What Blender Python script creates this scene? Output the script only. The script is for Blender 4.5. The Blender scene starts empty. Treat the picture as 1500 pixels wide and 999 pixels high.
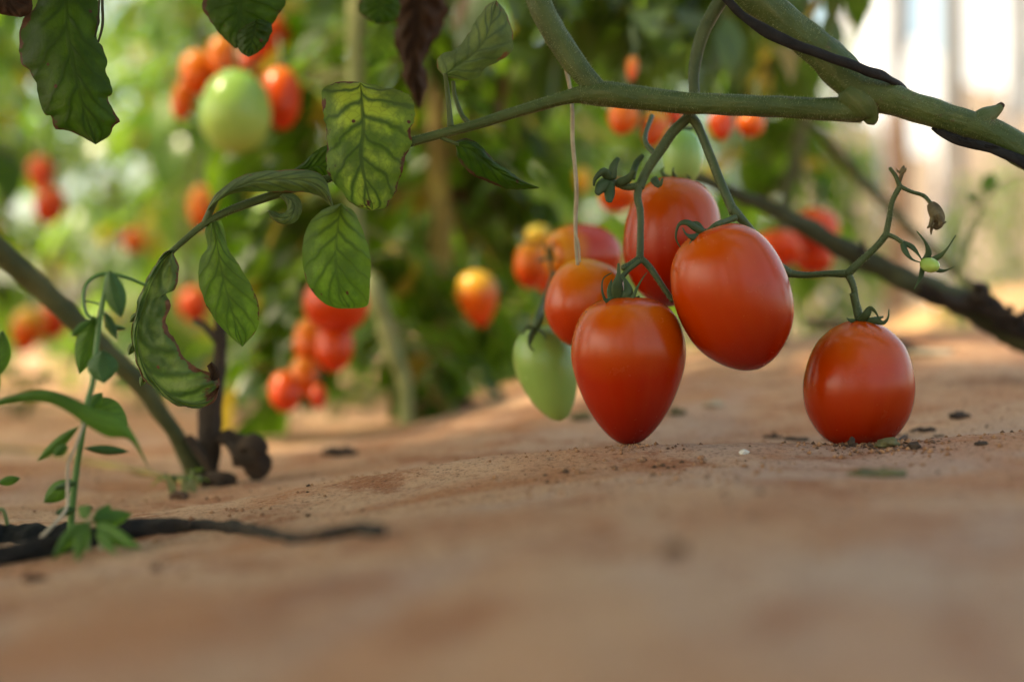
import bpy, bmesh, math, random
from mathutils import Vector, Matrix, noise
random.seed(7)
R = math.radians
C = bpy.context.scene.collection
CAMZ = 0.12
FPX = 1500*50/36.0          # focal length in photo pixels

def P(px, py, d):           # photo pixel + distance -> world point
    return Vector(((px-750)/FPX*d, d, CAMZ-(py-499.5)/FPX*d))
def PX(r, d): return r/FPX*d
def sstep(a, b, x):
    t = max(0.0, min(1.0, (x-a)/(b-a))); return t*t*(3-2*t)
def lerp(a, b, t): return a+(b-a)*t
def rnd(a, b): return random.uniform(a, b)

# ------------------------------------------------------------------ materials
def new_mat(name):
    m = bpy.data.materials.new(name); m.use_nodes = True
    nt = m.node_tree; nt.nodes.clear()
    return m, nt
def N(nt, t, **kw):
    n = nt.nodes.new(t)
    for k, v in kw.items():
        if k in n.inputs.keys(): n.inputs[k].default_value = v
        else: setattr(n, k, v)
    return n
def L(nt, a, b): nt.links.new(a, b)
def math_n(nt, op, a, b=None, c=None, clamp=False):
    n = nt.nodes.new('ShaderNodeMath'); n.operation = op; n.use_clamp = clamp
    for i, v in enumerate((a, b, c)):
        if v is None: continue
        if isinstance(v, (int, float)): n.inputs[i].default_value = v
        else: L(nt, v, n.inputs[i])
    return n.outputs[0]
def mapr(nt, v, a, b, c=0.0, d=1.0, smooth=True):
    n = nt.nodes.new('ShaderNodeMapRange'); n.interpolation_type = 'SMOOTHSTEP' if smooth else 'LINEAR'
    L(nt, v, n.inputs[0])
    for i, x in enumerate((a, b, c, d)): n.inputs[i+1].default_value = x
    return n.outputs[0]
def mixc(nt, f, a, b):
    n = nt.nodes.new('ShaderNodeMix'); n.data_type = 'RGBA'
    if isinstance(f, (int, float)): n.inputs[0].default_value = f
    else: L(nt, f, n.inputs[0])
    for i, v in ((6, a), (7, b)):
        if isinstance(v, tuple): n.inputs[i].default_value = (*v[:3], 1)
        else: L(nt, v, n.inputs[i])
    return n.outputs[2]
def noise_n(nt, scale, detail=4, rough=.55, co=None, dist=0.0):
    n = nt.nodes.new('ShaderNodeTexNoise')
    n.inputs['Scale'].default_value = scale; n.inputs['Detail'].default_value = detail
    n.inputs['Roughness'].default_value = rough; n.inputs['Distortion'].default_value = dist
    if co is not None: L(nt, co, n.inputs['Vector'])
    return n.outputs['Fac']
def finish(nt, shader, bump=None, pr=None):
    o = nt.nodes.new('ShaderNodeOutputMaterial'); L(nt, shader, o.inputs[0])
def bump_n(nt, h, strength, dist):
    b = nt.nodes.new('ShaderNodeBump'); b.inputs['Strength'].default_value = strength
    b.inputs['Distance'].default_value = dist; L(nt, h, b.inputs['Height']); return b.outputs[0]

def leaf_mat(name, blade, vein, trans, mottle=None, mot_amt=0.0, edge=.9, brown=(.10,.045,.02), tw=.4, spots=True, rough=.48, vs=.45):
    """close leaf: uv.x runs along the midrib, uv.y across (0.5 = midrib)"""
    m, nt = new_mat(name)
    uv = N(nt, 'ShaderNodeUVMap'); sp = N(nt, 'ShaderNodeSeparateXYZ'); L(nt, uv.outputs[0], sp.inputs[0])
    tc = N(nt, 'ShaderNodeTexCoord')
    ob = tc.outputs['Object']
    nz = noise_n(nt, 130, 3, .5, ob)
    s = math_n(nt, 'MULTIPLY', math_n(nt, 'ABSOLUTE', math_n(nt, 'SUBTRACT', sp.outputs[1], .5)), 2)
    u = sp.outputs[0]
    side = math_n(nt, 'MULTIPLY', math_n(nt, 'GREATER_THAN', sp.outputs[1], .5), .37)
    w = math_n(nt, 'SUBTRACT', math_n(nt, 'MULTIPLY', u, 6.0), math_n(nt, 'MULTIPLY', math_n(nt, 'POWER', s, .8), 1.7))
    w = math_n(nt, 'ADD', math_n(nt, 'ADD', w, side), math_n(nt, 'MULTIPLY', nz, .55))
    f = math_n(nt, 'ABSOLUTE', math_n(nt, 'SUBTRACT', math_n(nt, 'FRACT', w), .5))     # 0.5 at the vein
    lat = mapr(nt, f, .36, .50)
    mid = mapr(nt, s, .075, .02)
    # finer branching veins
    vor = N(nt, 'ShaderNodeTexVoronoi', feature='DISTANCE_TO_EDGE'); vor.inputs['Scale'].default_value = 260
    L(nt, ob, vor.inputs['Vector'])
    fine = mapr(nt, vor.outputs['Distance'], .10, .0)
    veins = math_n(nt, 'MAXIMUM', math_n(nt, 'MAXIMUM', lat, mid), math_n(nt, 'MULTIPLY', fine, .28))
    big = noise_n(nt, 55, 4, .6, ob)
    inter = math_n(nt, 'SUBTRACT', 1.0, mapr(nt, f, .22, .46))
    mo = math_n(nt, 'MULTIPLY', math_n(nt, 'MULTIPLY', inter, mapr(nt, big, .38, .62)), mot_amt)
    mo = math_n(nt, 'MULTIPLY', mo, mapr(nt, s, 1.0, .55))
    b2 = mixc(nt, mapr(nt, big, .3, .7), tuple(c*.72 for c in blade), tuple(c*1.25 for c in blade))
    col = mixc(nt, mo, b2, mottle or blade)
    col = mixc(nt, math_n(nt, 'MULTIPLY', veins, vs), col, vein)
    tcol = mixc(nt, mo, trans, tuple(min(1, c*2.2) for c in trans))
    tcol = mixc(nt, math_n(nt, 'MULTIPLY', veins, vs*.85), tcol, tuple(c*.4 for c in trans))
    e = math_n(nt, 'ADD', math_n(nt, 'MAXIMUM', s, math_n(nt, 'MULTIPLY', u, .97)), math_n(nt, 'MULTIPLY', math_n(nt, 'SUBTRACT', noise_n(nt, 85, 5, .65, ob), .5), .95))
    em = mapr(nt, e, edge, edge+.07)
    if spots:
        v2 = N(nt, 'ShaderNodeTexVoronoi'); v2.inputs['Scale'].default_value = 120; L(nt, ob, v2.inputs['Vector'])
        sm = math_n(nt, 'MULTIPLY', mapr(nt, v2.outputs['Distance'], .13, .07), math_n(nt, 'GREATER_THAN', noise_n(nt, 60, 2, .5, ob), .53))
        em = math_n(nt, 'MAXIMUM', em, sm)
    bcol = mixc(nt, noise_n(nt, 300, 3, .6, ob), brown, (brown[0]*2.6, brown[1]*2.6, brown[2]*2.2))
    col = mixc(nt, em, col, bcol); tcol = mixc(nt, em, tcol, tuple(c*.5 for c in brown))
    h = math_n(nt, 'SUBTRACT', math_n(nt, 'MULTIPLY', noise_n(nt, 420, 3, .6, ob), .6), math_n(nt, 'MULTIPLY', veins, .8))
    bp = bump_n(nt, h, .4, .0005)
    pr = N(nt, 'ShaderNodeBsdfPrincipled'); L(nt, col, pr.inputs['Base Color']); L(nt, bp, pr.inputs['Normal'])
    pr.inputs['Roughness'].default_value = rough+.06; pr.inputs['Specular IOR Level'].default_value = .18
    tr = N(nt, 'ShaderNodeBsdfTranslucent'); L(nt, tcol, tr.inputs[0]); L(nt, bp, tr.inputs[1])
    mx = N(nt, 'ShaderNodeMixShader'); mx.inputs[0].default_value = tw
    L(nt, pr.outputs[0], mx.inputs[1]); L(nt, tr.outputs[0], mx.inputs[2]); finish(nt, mx.outputs[0]); return m

def foliage_mat(name, c1, c2, t1, t2, tw=.42, yellow=.06):
    """far foliage: uv.x carries one random value per leaflet"""
    m, nt = new_mat(name)
    uv = N(nt, 'ShaderNodeUVMap'); sp = N(nt, 'ShaderNodeSeparateXYZ'); L(nt, uv.outputs[0], sp.inputs[0])
    tc = N(nt, 'ShaderNodeTexCoord')
    nz = noise_n(nt, 40, 3, .6, tc.outputs['Object'])
    f = math_n(nt, 'POWER', math_n(nt, 'ADD', math_n(nt, 'MULTIPLY', sp.outputs[0], .8), math_n(nt, 'MULTIPLY', nz, .2)), 1.25)
    col = mixc(nt, f, c1, c2); tcol = mixc(nt, f, t1, t2)
    ye = math_n(nt, 'GREATER_THAN', sp.outputs[0], 1-yellow)
    col = mixc(nt, ye, col, (.30, .24, .05)); tcol = mixc(nt, ye, tcol, (.6, .42, .05))
    br = math_n(nt, 'LESS_THAN', sp.outputs[0], .035)
    col = mixc(nt, br, col, (.07, .04, .02)); tcol = mixc(nt, br, tcol, (.05, .025, .01))
    pr = N(nt, 'ShaderNodeBsdfPrincipled'); L(nt, col, pr.inputs['Base Color'])
    pr.inputs['Roughness'].default_value = .30; pr.inputs['Specular IOR Level'].default_value = .5
    tr = N(nt, 'ShaderNodeBsdfTranslucent'); L(nt, tcol, tr.inputs[0])
    mx = N(nt, 'ShaderNodeMixShader'); mx.inputs[0].default_value = tw
    L(nt, pr.outputs[0], mx.inputs[1]); L(nt, tr.outputs[0], mx.inputs[2]); finish(nt, mx.outputs[0]); return m

def plain_mat(name, c1, c2, scale=60, rough=.6, bump=.3, bdist=.001, spec=.4, translucent=None, tw=.4):
    m, nt = new_mat(name)
    tc = N(nt, 'ShaderNodeTexCoord')
    nz = noise_n(nt, scale, 5, .6, tc.outputs['Object'])
    col = mixc(nt, mapr(nt, nz, .3, .7), c1, c2)
    pr = N(nt, 'ShaderNodeBsdfPrincipled'); L(nt, col, pr.inputs['Base Color'])
    pr.inputs['Roughness'].default_value = rough; pr.inputs['Specular IOR Level'].default_value = spec
    if bump: L(nt, bump_n(nt, noise_n(nt, scale*6, 4, .6, tc.outputs['Object']), bump, bdist), pr.inputs['Normal'])
    out = pr.outputs[0]
    if translucent:
        tr = N(nt, 'ShaderNodeBsdfTranslucent'); tr.inputs[0].default_value = (*translucent, 1)
        mx = N(nt, 'ShaderNodeMixShader'); mx.inputs[0].default_value = tw
        L(nt, pr.outputs[0], mx.inputs[1]); L(nt, tr.outputs[0], mx.inputs[2]); out = mx.outputs[0]
    finish(nt, out); return m

def fruit_mat(name, stops, rough=.22, sss=.04, sr=(.012, .003, .001), speck=.5):
    """uv.y runs from the stem end (0) to the blossom end (1)"""
    m, nt = new_mat(name)
    uv = N(nt, 'ShaderNodeUVMap'); sp = N(nt, 'ShaderNodeSeparateXYZ'); L(nt, uv.outputs[0], sp.inputs[0])
    tc = N(nt, 'ShaderNodeTexCoord'); ob = tc.outputs['Object']
    n1 = noise_n(nt, 34, 3, .5, ob)
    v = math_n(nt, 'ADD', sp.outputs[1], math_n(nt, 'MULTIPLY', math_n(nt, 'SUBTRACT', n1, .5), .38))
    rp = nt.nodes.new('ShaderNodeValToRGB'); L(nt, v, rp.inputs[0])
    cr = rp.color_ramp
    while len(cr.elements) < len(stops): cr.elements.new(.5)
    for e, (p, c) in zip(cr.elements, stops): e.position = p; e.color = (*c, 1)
    # faint meridian streaks and tiny pale lenticels
    mp = N(nt, 'ShaderNodeMapping'); mp.inputs['Scale'].default_value = (26, 1.2, 1); L(nt, uv.outputs[0], mp.inputs[0])
    st = noise_n(nt, 1.0, 3, .6, mp.outputs[0])
    col = mixc(nt, mapr(nt, st, .45, .75, 0, .03), rp.outputs[0], (.55, .20, .03))
    vo = N(nt, 'ShaderNodeTexVoronoi'); vo.inputs['Scale'].default_value = 420; L(nt, ob, vo.inputs['Vector'])
    dots = math_n(nt, 'MULTIPLY', mapr(nt, vo.outputs['Distance'], .16, .06), mapr(nt, noise_n(nt, 150, 2, .5, ob), .52, .66))
    col = mixc(nt, math_n(nt, 'MULTIPLY', dots, speck*.5), col, (.62, .30, .10))
    vd = N(nt, 'ShaderNodeTexVoronoi'); vd.inputs['Scale'].default_value = 75; L(nt, ob, vd.inputs['Vector'])
    dk = math_n(nt, 'MULTIPLY', mapr(nt, vd.outputs['Distance'], .055, .03), math_n(nt, 'GREATER_THAN', noise_n(nt, 31, 1, .5, ob), .56))
    col = mixc(nt, math_n(nt, 'MULTIPLY', dk, .8), col, (.07, .02, .01))
    pr = N(nt, 'ShaderNodeBsdfPrincipled'); L(nt, col, pr.inputs['Base Color'])
    ro = math_n(nt, 'ADD', rough-.05, math_n(nt, 'MULTIPLY', noise_n(nt, 60, 5, .65, ob), .16))
    L(nt, ro, pr.inputs['Roughness'])
    pr.inputs['Specular IOR Level'].default_value = .32
    pr.inputs['Subsurface Weight'].default_value = sss
    pr.inputs['Subsurface Radius'].default_value = sr; pr.inputs['Subsurface Scale'].default_value = 1.0
    h = math_n(nt, 'ADD', math_n(nt, 'MULTIPLY', noise_n(nt, 30, 2, .5, ob), 1.0), math_n(nt, 'MULTIPLY', noise_n(nt, 900, 2, .5, ob), .03))
    L(nt, bump_n(nt, h, .06, .004), pr.inputs['Normal'])
    finish(nt, pr.outputs[0]); return m

def ground_mat():
    m, nt = new_mat('dusty_ground')
    tc = N(nt, 'ShaderNodeTexCoord'); ob = tc.outputs['Object']
    mp = N(nt, 'ShaderNodeMapping'); mp.inputs['Scale'].default_value = (1, 1.0, 1); mp.inputs['Rotation'].default_value = (0, 0, .5); L(nt, ob, mp.inputs[0])
    a = noise_n(nt, 9, 6, .62, mp.outputs[0], .6)
    b = noise_n(nt, 27, 6, .65, ob, .3)
    c = noise_n(nt, 5, 5, .6, mp.outputs[0], .8)
    col = mixc(nt, mapr(nt, a, .36, .62), (.47, .20, .095), (.60, .36, .225))
    col = mixc(nt, math_n(nt, 'MULTIPLY', mapr(nt, c, .48, .62), .62), col, (.52, .37, .30))      # film showing through the dust
    col = mixc(nt, math_n(nt, 'MULTIPLY', mapr(nt, b, .52, .66), .75), col, (.34, .11, .042))      # rust red soil
    col = mixc(nt, math_n(nt, 'MULTIPLY', mapr(nt, noise_n(nt, 60, 6, .7, ob, .4), .56, .70), .5), col, (.47, .33, .24))
    gr = noise_n(nt, 420, 6, .8, ob)
    col = mixc(nt, mapr(nt, gr, .52, .62, 0, .75), col, (.13, .06, .03))
    col = mixc(nt, mapr(nt, gr, .46, .37, 0, .6), col, (.58, .40, .28))
    vo = N(nt, 'ShaderNodeTexVoronoi'); vo.inputs['Scale'].default_value = 170; L(nt, ob, vo.inputs['Vector'])
    dk = math_n(nt, 'MULTIPLY', mapr(nt, vo.outputs['Distance'], .15, .08), math_n(nt, 'GREATER_THAN', noise_n(nt, 45, 2, .5, ob), .55))
    col = mixc(nt, math_n(nt, 'MULTIPLY', dk, .7), col, (.10, .05, .03))
    pr = N(nt, 'ShaderNodeBsdfPrincipled'); L(nt, col, pr.inputs['Base Color'])
    pr.inputs['Roughness'].default_value = .78; pr.inputs['Specular IOR Level'].default_value = .25
    h = math_n(nt, 'ADD', math_n(nt, 'MULTIPLY', gr, .5), noise_n(nt, 120, 5, .65, ob))
    L(nt, bump_n(nt, h, 1.0, .0036), pr.inputs['Normal'])
    finish(nt, pr.outputs[0]); return m

M = {}
M['ground'] = ground_mat()
M['leaf_mottled'] = leaf_mat('mottled_leaf', (.050, .10, .03), (.030, .068, .032), (.26, .42, .05), (.30, .34, .05), 1.0, edge=.93, brown=(.085, .035, .025), tw=.5, vs=.85)
M['leaf_green'] = leaf_mat('green_leaf', (.045, .095, .022), (.047, .092, .028), (.22, .42, .03), (.13, .20, .03), .6, edge=1.03, tw=.46)
M['leaf_under'] = leaf_mat('leaf_underside', (.085, .125, .06), (.055, .09, .04), (.18, .30, .05), (.15, .19, .06), .6, edge=.97, brown=(.13, .07, .035), tw=.36, rough=.6)
M['leaf_curled'] = leaf_mat('curled_leaf', (.055, .11, .045), (.085, .135, .065), (.20, .34, .05), (.20, .25, .09), .9, edge=.89, brown=(.12, .055, .035), tw=.38)
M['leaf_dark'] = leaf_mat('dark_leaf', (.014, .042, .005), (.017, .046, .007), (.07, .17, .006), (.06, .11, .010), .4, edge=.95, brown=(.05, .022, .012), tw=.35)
M['leaf_dead'] = leaf_mat('dead_leaf', (.035, .018, .010), (.02, .01, .006), (.035, .014, .005), (.06, .03, .015), .6, edge=.8, brown=(.03, .015, .008), tw=.15, rough=.75)
M['weed_leaf'] = leaf_mat('weed_leaf', (.065, .15, .03), (.09, .18, .05), (.16, .33, .03), (.11, .20, .04), .3, edge=1.4, tw=.4, spots=False, rough=.5)
M['weed_dark'] = leaf_mat('weed_dark_leaf', (.045, .11, .035), (.055, .12, .04), (.09, .20, .03), (.06, .12, .035), .2, edge=1.4, tw=.22, spots=False, rough=.42)
M['fol_far'] = foliage_mat('far_foliage', (.018, .055, .008), (.14, .25, .055), (.08, .23, .01), (.46, .80, .07))
M['fol_mid'] = foliage_mat('mid_foliage', (.014, .042, .006), (.085, .16, .03), (.06, .17, .008), (.36, .64, .04))
M['fol_top'] = foliage_mat('canopy_foliage', (.04, .085, .02), (.07, .12, .03), (.10, .22, .015), (.22, .36, .03), tw=.35, yellow=.02)
def stem_mat():
    m, nt = new_mat('green_stem'); tc = N(nt, 'ShaderNodeTexCoord'); ob = tc.outputs['Object']
    uv = N(nt, 'ShaderNodeUVMap'); mp = N(nt, 'ShaderNodeMapping'); mp.inputs['Scale'].default_value = (5, 14, 1); L(nt, uv.outputs[0], mp.inputs[0])
    a = noise_n(nt, 45, 5, .65, ob); st = noise_n(nt, 1, 4, .6, mp.outputs[0])
    col = mixc(nt, mapr(nt, a, .3, .7), (.030, .058, .011), (.066, .098, .024))
    col = mixc(nt, mapr(nt, st, .5, .72, 0, .5), col, (.12, .14, .055))
    sc_ = noise_n(nt, 110, 5, .7, ob)
    col = mixc(nt, mapr(nt, sc_, .62, .70, 0, .75), col, (.085, .06, .028))
    pr = N(nt, 'ShaderNodeBsdfPrincipled'); L(nt, col, pr.inputs['Base Color']); pr.inputs['Roughness'].default_value = .55; pr.inputs['Specular IOR Level'].default_value = .35
    h = math_n(nt, 'ADD', math_n(nt, 'MULTIPLY', st, 1.2), math_n(nt, 'ADD', noise_n(nt, 320, 4, .6, ob), sc_))
    L(nt, bump_n(nt, h, .6, .001), pr.inputs['Normal']); finish(nt, pr.outputs[0]); return m
M['stem'] = stem_mat()
M['stem_pale'] = plain_mat('pale_stem', (.16, .20, .07), (.26, .27, .12), 30, .6, .4, .001)
M['stem_brown'] = plain_mat('woody_stem', (.042, .050, .014), (.085, .085, .028), 40, .7, .6, .0015)
M['stem_yellow'] = plain_mat('yellowing_stem', (.13, .09, .03), (.30, .23, .05), 18, .7, .5, .0015)
M['stem_dark'] = plain_mat('dark_stem', (.016, .020, .008), (.05, .055, .02), 35, .75, .7, .002)
M['dead'] = plain_mat('dead_wood', (.02, .012, .008), (.06, .035, .02), 70, .85, .8, .002)
M['truss'] = plain_mat('truss_stalk', (.030, .056, .016), (.056, .084, .027), 70, .55, .4, .0006)
M['hair'] = plain_mat('stem_hair', (.30, .36, .20), (.42, .46, .30), 50, .5, 0, translucent=(.5, .55, .35), tw=.5)
M['sepal'] = plain_mat('sepal', (.030, .062, .022), (.06, .10, .035), 90, .55, .4, .0006, translucent=(.06, .14, .02), tw=.2)
M['wither'] = plain_mat('withered_petals', (.06, .05, .028), (.15, .12, .06), 160, .8, .6, .0008)
M['black'] = plain_mat('black_twine', (.006, .006, .006), (.016, .015, .014), 150, .75, .6, .0008, .2)
M['blackdust'] = plain_mat('black_bark', (.006, .005, .005), (.035, .022, .014), 60, .85, .9, .003)
M['string'] = plain_mat('pale_string', (.30, .26, .18), (.42, .37, .27), 200, .7, .5, .0006)
M['straw'] = plain_mat('dry_straw', (.34, .27, .19), (.48, .40, .30), 120, .7, .3, .0006)
M['film'] = plain_mat('white_film', (.66, .74, .86), (.58, .66, .78), 2.0, .45, .2, .01, translucent=(.70, .80, .95), tw=.45)
M['skirt'] = plain_mat('beige_skirt', (.24, .20, .175), (.15, .12, .10), 3.0, .7, .2, .01)
M['wood'] = plain_mat('weathered_wood', (.14, .08, .05), (.24, .15, .10), 20, .8, .6, .003)
M['post'] = plain_mat('grey_post', (.10, .105, .12), (.16, .165, .18), 12, .5, .1, .002)
M['clod'] = plain_mat('soil_clod', (.06, .03, .016), (.16, .085, .05), 120, .9, .8, .002)
M['litter_green'] = plain_mat('dry_leaf_bit', (.07, .065, .025), (.15, .13, .05), 150, .8, .7, .001)
M['litter_dark'] = plain_mat('dark_leaf_bit', (.025, .016, .011), (.07, .042, .026), 150, .85, .8, .001)
M['pebble'] = plain_mat('pale_crumb', (.50, .46, .42), (.66, .62, .58), 200, .7, .3, .0006)
M['crumb'] = plain_mat('soil_crumb', (.17, .07, .032), (.44, .23, .12), 260, .9, .3, .0004)
M['bank'] = plain_mat('sunlit_soil', (.42, .22, .10), (.55, .33, .17), 9, .9, .6, .01)
red_stops = [(0.0, (.50, .115, .007)), (.22, (.44, .058, .003)), (.55, (.36, .014, .001)), (1.0, (.22, .004, .0008))]  # ripening gradient; the deepened lower end also paints in shade
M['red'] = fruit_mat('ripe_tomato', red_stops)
M['red_even'] = fruit_mat('even_red_tomato', [(0, (.47, .085, .005)), (.35, (.42, .036, .002)), (1, (.27, .008, .001))])  # lower end likewise darkened to carry shade from below
M['orange'] = fruit_mat('orange_tomato', [(0, (.62, .27, .02)), (.25, (.60, .14, .008)), (.7, (.50, .04, .003)), (1, (.42, .02, .002))])
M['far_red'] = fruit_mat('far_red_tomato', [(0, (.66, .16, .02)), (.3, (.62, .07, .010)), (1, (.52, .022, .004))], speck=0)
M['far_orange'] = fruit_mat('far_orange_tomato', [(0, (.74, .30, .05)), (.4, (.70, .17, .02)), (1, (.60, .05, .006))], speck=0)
M['orange_red'] = fruit_mat('orange_sided_tomato', [(0, (.62, .25, .03)), (.18, (.58, .16, .01)), (.34, (.46, .03, .003)), (1, (.40, .015, .002))])
M['half'] = fruit_mat('sunlit_ripening_tomato', [(0, (.62, .40, .07)), (.25, (.64, .30, .03)), (.5, (.60, .09, .007)), (1, (.50, .03, .003))], speck=0)  # yellow stem end paints in sun from above, over ripening red
M['yellow'] = fruit_mat('yellow_tomato', [(0, (.60, .52, .10)), (.6, (.66, .36, .03)), (1, (.6, .22, .01))], speck=0)
M['fresh_green'] = fruit_mat('fresh_green_tomato', [(0, (.20, .40, .10)), (.5, (.28, .50, .16)), (1, (.30, .48, .14))], sss=.1, sr=(.004, .006, .002), speck=0)
M['green'] = fruit_mat('unripe_tomato', [(0, (.17, .29, .06)), (.35, (.24, .38, .09)), (1, (.27, .40, .10))], sss=.15, sr=(.004, .006, .002), speck=.3)
M['palegreen'] = fruit_mat('pale_unripe_tomato', [(0, (.22, .40, .08)), (.5, (.29, .47, .11)), (1, (.30, .44, .10))], sss=.15, sr=(.005, .006, .002), speck=0)

# ------------------------------------------------------------------ object helpers
def link(o, parent=None):
    C.objects.link(o)
    if parent is not None: o.parent = parent
    return o
def tag(o, label, cat, group=None, kind=None):
    if label: o['label'] = label
    if cat: o['category'] = cat
    if group: o['group'] = group
    if kind: o['kind'] = kind
    return o
def thing(name, label, cat, loc, group=None):
    o = bpy.data.objects.new(name, None); o.empty_display_size = .01; link(o); o.location = loc
    return tag(o, label, cat, group)

class MB:
    """collects vertices and faces, becomes one mesh object"""
    def __init__(s): s.v = []; s.f = []; s.uv = []; s.mi = []
    def add(s, verts, faces, uvs=None, mi=0):
        o = len(s.v); s.v += [tuple(p) for p in verts]
        for fc in faces:
            s.f.append(tuple(i+o for i in fc)); s.mi.append(mi)
            s.uv.append([uvs[i] for i in fc] if uvs else [(0, 0)]*len(fc))
    def build(s, name, mats, parent=None, smooth=True, sub=0, origin=None):
        org = Vector(origin) if origin is not None else (parent.location.copy() if parent is not None and parent.type == 'EMPTY' and parent.parent is None else Vector((0, 0, 0)))
        if parent is not None and parent.type == 'MESH':
            pp = parent; org = Vector((0, 0, 0))
            while pp is not None: org += pp.location; pp = pp.parent
        me = bpy.data.meshes.new(name)
        me.from_pydata([(p[0]-org.x, p[1]-org.y, p[2]-org.z) for p in s.v], [], s.f)
        ul = me.uv_layers.new(name='UVMap'); k = 0
        flat = []
        for u in s.uv:
            for a in u: flat += [a[0], a[1]]
        ul.data.foreach_set('uv', flat)
        for m in (mats if isinstance(mats, (list, tuple)) else [mats]): me.materials.append(m)
        me.polygons.foreach_set('material_index', s.mi)
        if smooth: me.polygons.foreach_set('use_smooth', [True]*len(me.polygons))
        me.update()
        o = bpy.data.objects.new(name, me); link(o, parent)
        if parent is None: o.location = org
        if sub:
            md = o.modifiers.new('smooth', 'SUBSURF'); md.levels = sub; md.render_levels = sub
        return o

def catmull(pts, n):
    """pts: list of tuples; returns a smooth resample with n steps per span"""
    out = []
    m = len(pts)
    for i in range(m-1):
        p0 = pts[max(i-1, 0)]; p1 = pts[i]; p2 = pts[i+1]; p3 = pts[min(i+2, m-1)]
        for k in range(n):
            t = k/n
            out.append(tuple(.5*((2*b)+(-a+c)*t+(2*a-5*b+4*c-d)*t*t+(-a+3*b-3*c+d)*t*t*t) for a, b, c, d in zip(p0, p1, p2, p3)))
    out.append(tuple(pts[-1])); return out

def tube_w(mb, pts, sides=10, n=6, flat=1.0, wob=.04, mi=0, seed=0, flatdir=None):
    """pts: (x,y,z,r) in world space"""
    pp = catmull(pts, n) if len(pts) > 2 else [tuple(lerp(a, b, k/4) for a, b in zip(*pts)) for k in range(5)]
    P3 = [Vector(p[:3]) for p in pp]; rr = [max(p[3], 1e-5) for p in pp]
    t0 = (P3[1]-P3[0]).normalized()
    up = flatdir or (Vector((0, 1, 0)) if abs(t0.y) < .9 else Vector((0, 0, 1)))
    nrm = (up-t0*up.dot(t0)).normalized()
    verts = []; uvs = []; ln = 0
    for i, p in enumerate(P3):
        t = (P3[min(i+1, len(P3)-1)]-P3[max(i-1, 0)]).normalized()
        nrm = (nrm-t*nrm.dot(t)).normalized(); b = t.cross(nrm)
        if i: ln += (p-P3[i-1]).length
        for k in range(sides):
            a = 2*math.pi*k/sides
            w = 1+wob*noise.noise(Vector((p.x*90+seed, p.y*90+k*.9, p.z*90)))*2
            verts.append(p+(nrm*math.cos(a)*flat+b*math.sin(a))*rr[i]*w); uvs.append((ln*10, k/sides))
    faces = []
    for i in range(len(P3)-1):
        for k in range(sides):
            k2 = (k+1) % sides
            faces.append((i*sides+k, i*sides+k2, (i+1)*sides+k2, (i+1)*sides+k))
    nv = len(verts)
    verts.append(P3[0]-(P3[1]-P3[0]).normalized()*rr[0]*.4); verts.append(P3[-1]+(P3[-1]-P3[-2]).normalized()*rr[-1]*.4); uvs += [(0, 0), (ln*10, 0)]
    for k in range(sides):
        k2 = (k+1) % sides
        faces.append((nv, k2, k)); e = (len(P3)-1)*sides
        faces.append((nv+1, e+k, e+k2))
    mb.add(verts, faces, uvs, mi)
    return P3, rr

def tube(mb, pts, **kw):
    """pts: (px,py,d,rpx)"""
    return tube_w(mb, [(*P(a, b, d), PX(r, d)) for a, b, d, r in pts], **kw)

def hairs(mb, pts, n, ln=.0011, mi=1):
    pp = catmull([(*P(a, b, d), PX(r, d)) for a, b, d, r in pts], 8)
    for _ in range(n):
        i = random.randrange(len(pp)-1); f = random.random()
        a = Vector(pp[i][:3]).lerp(Vector(pp[i+1][:3]), f); r = lerp(pp[i][3], pp[i+1][3], f)
        t = (Vector(pp[i+1][:3])-Vector(pp[i][:3])).normalized()
        q = Vector((rnd(-1, 1), rnd(-1, 1), rnd(-1, 1))); q = (q-t*q.dot(t))
        if q.length < .1: continue
        q.normalize(); base = a+q*r*.97; tip = base+(q+Vector((rnd(-.4, .4), rnd(-.4, .4), rnd(-.4, .4)))).normalized()*ln*rnd(.5, 1.3)
        s = t*.00005; w = t.cross(q)*.00005
        mb.add([base-s, base+s, base+w, tip], [(0, 1, 3), (1, 2, 3), (2, 0, 3)], None, mi)

def resample(pl, n):
    d = [0]
    for a, b in zip(pl, pl[1:]): d.append(d[-1]+math.hypot(*(q-p for p, q in zip(a[:2], b[:2]))))
    out = []
    for k in range(n+1):
        t = d[-1]*k/n; i = 0
        while i < len(d)-2 and d[i+1] < t: i += 1
        f = (t-d[i])/max(d[i+1]-d[i], 1e-9)
        out.append(tuple(lerp(p, q, f) for p, q in zip(pl[i], pl[i+1])))
    return out

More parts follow.
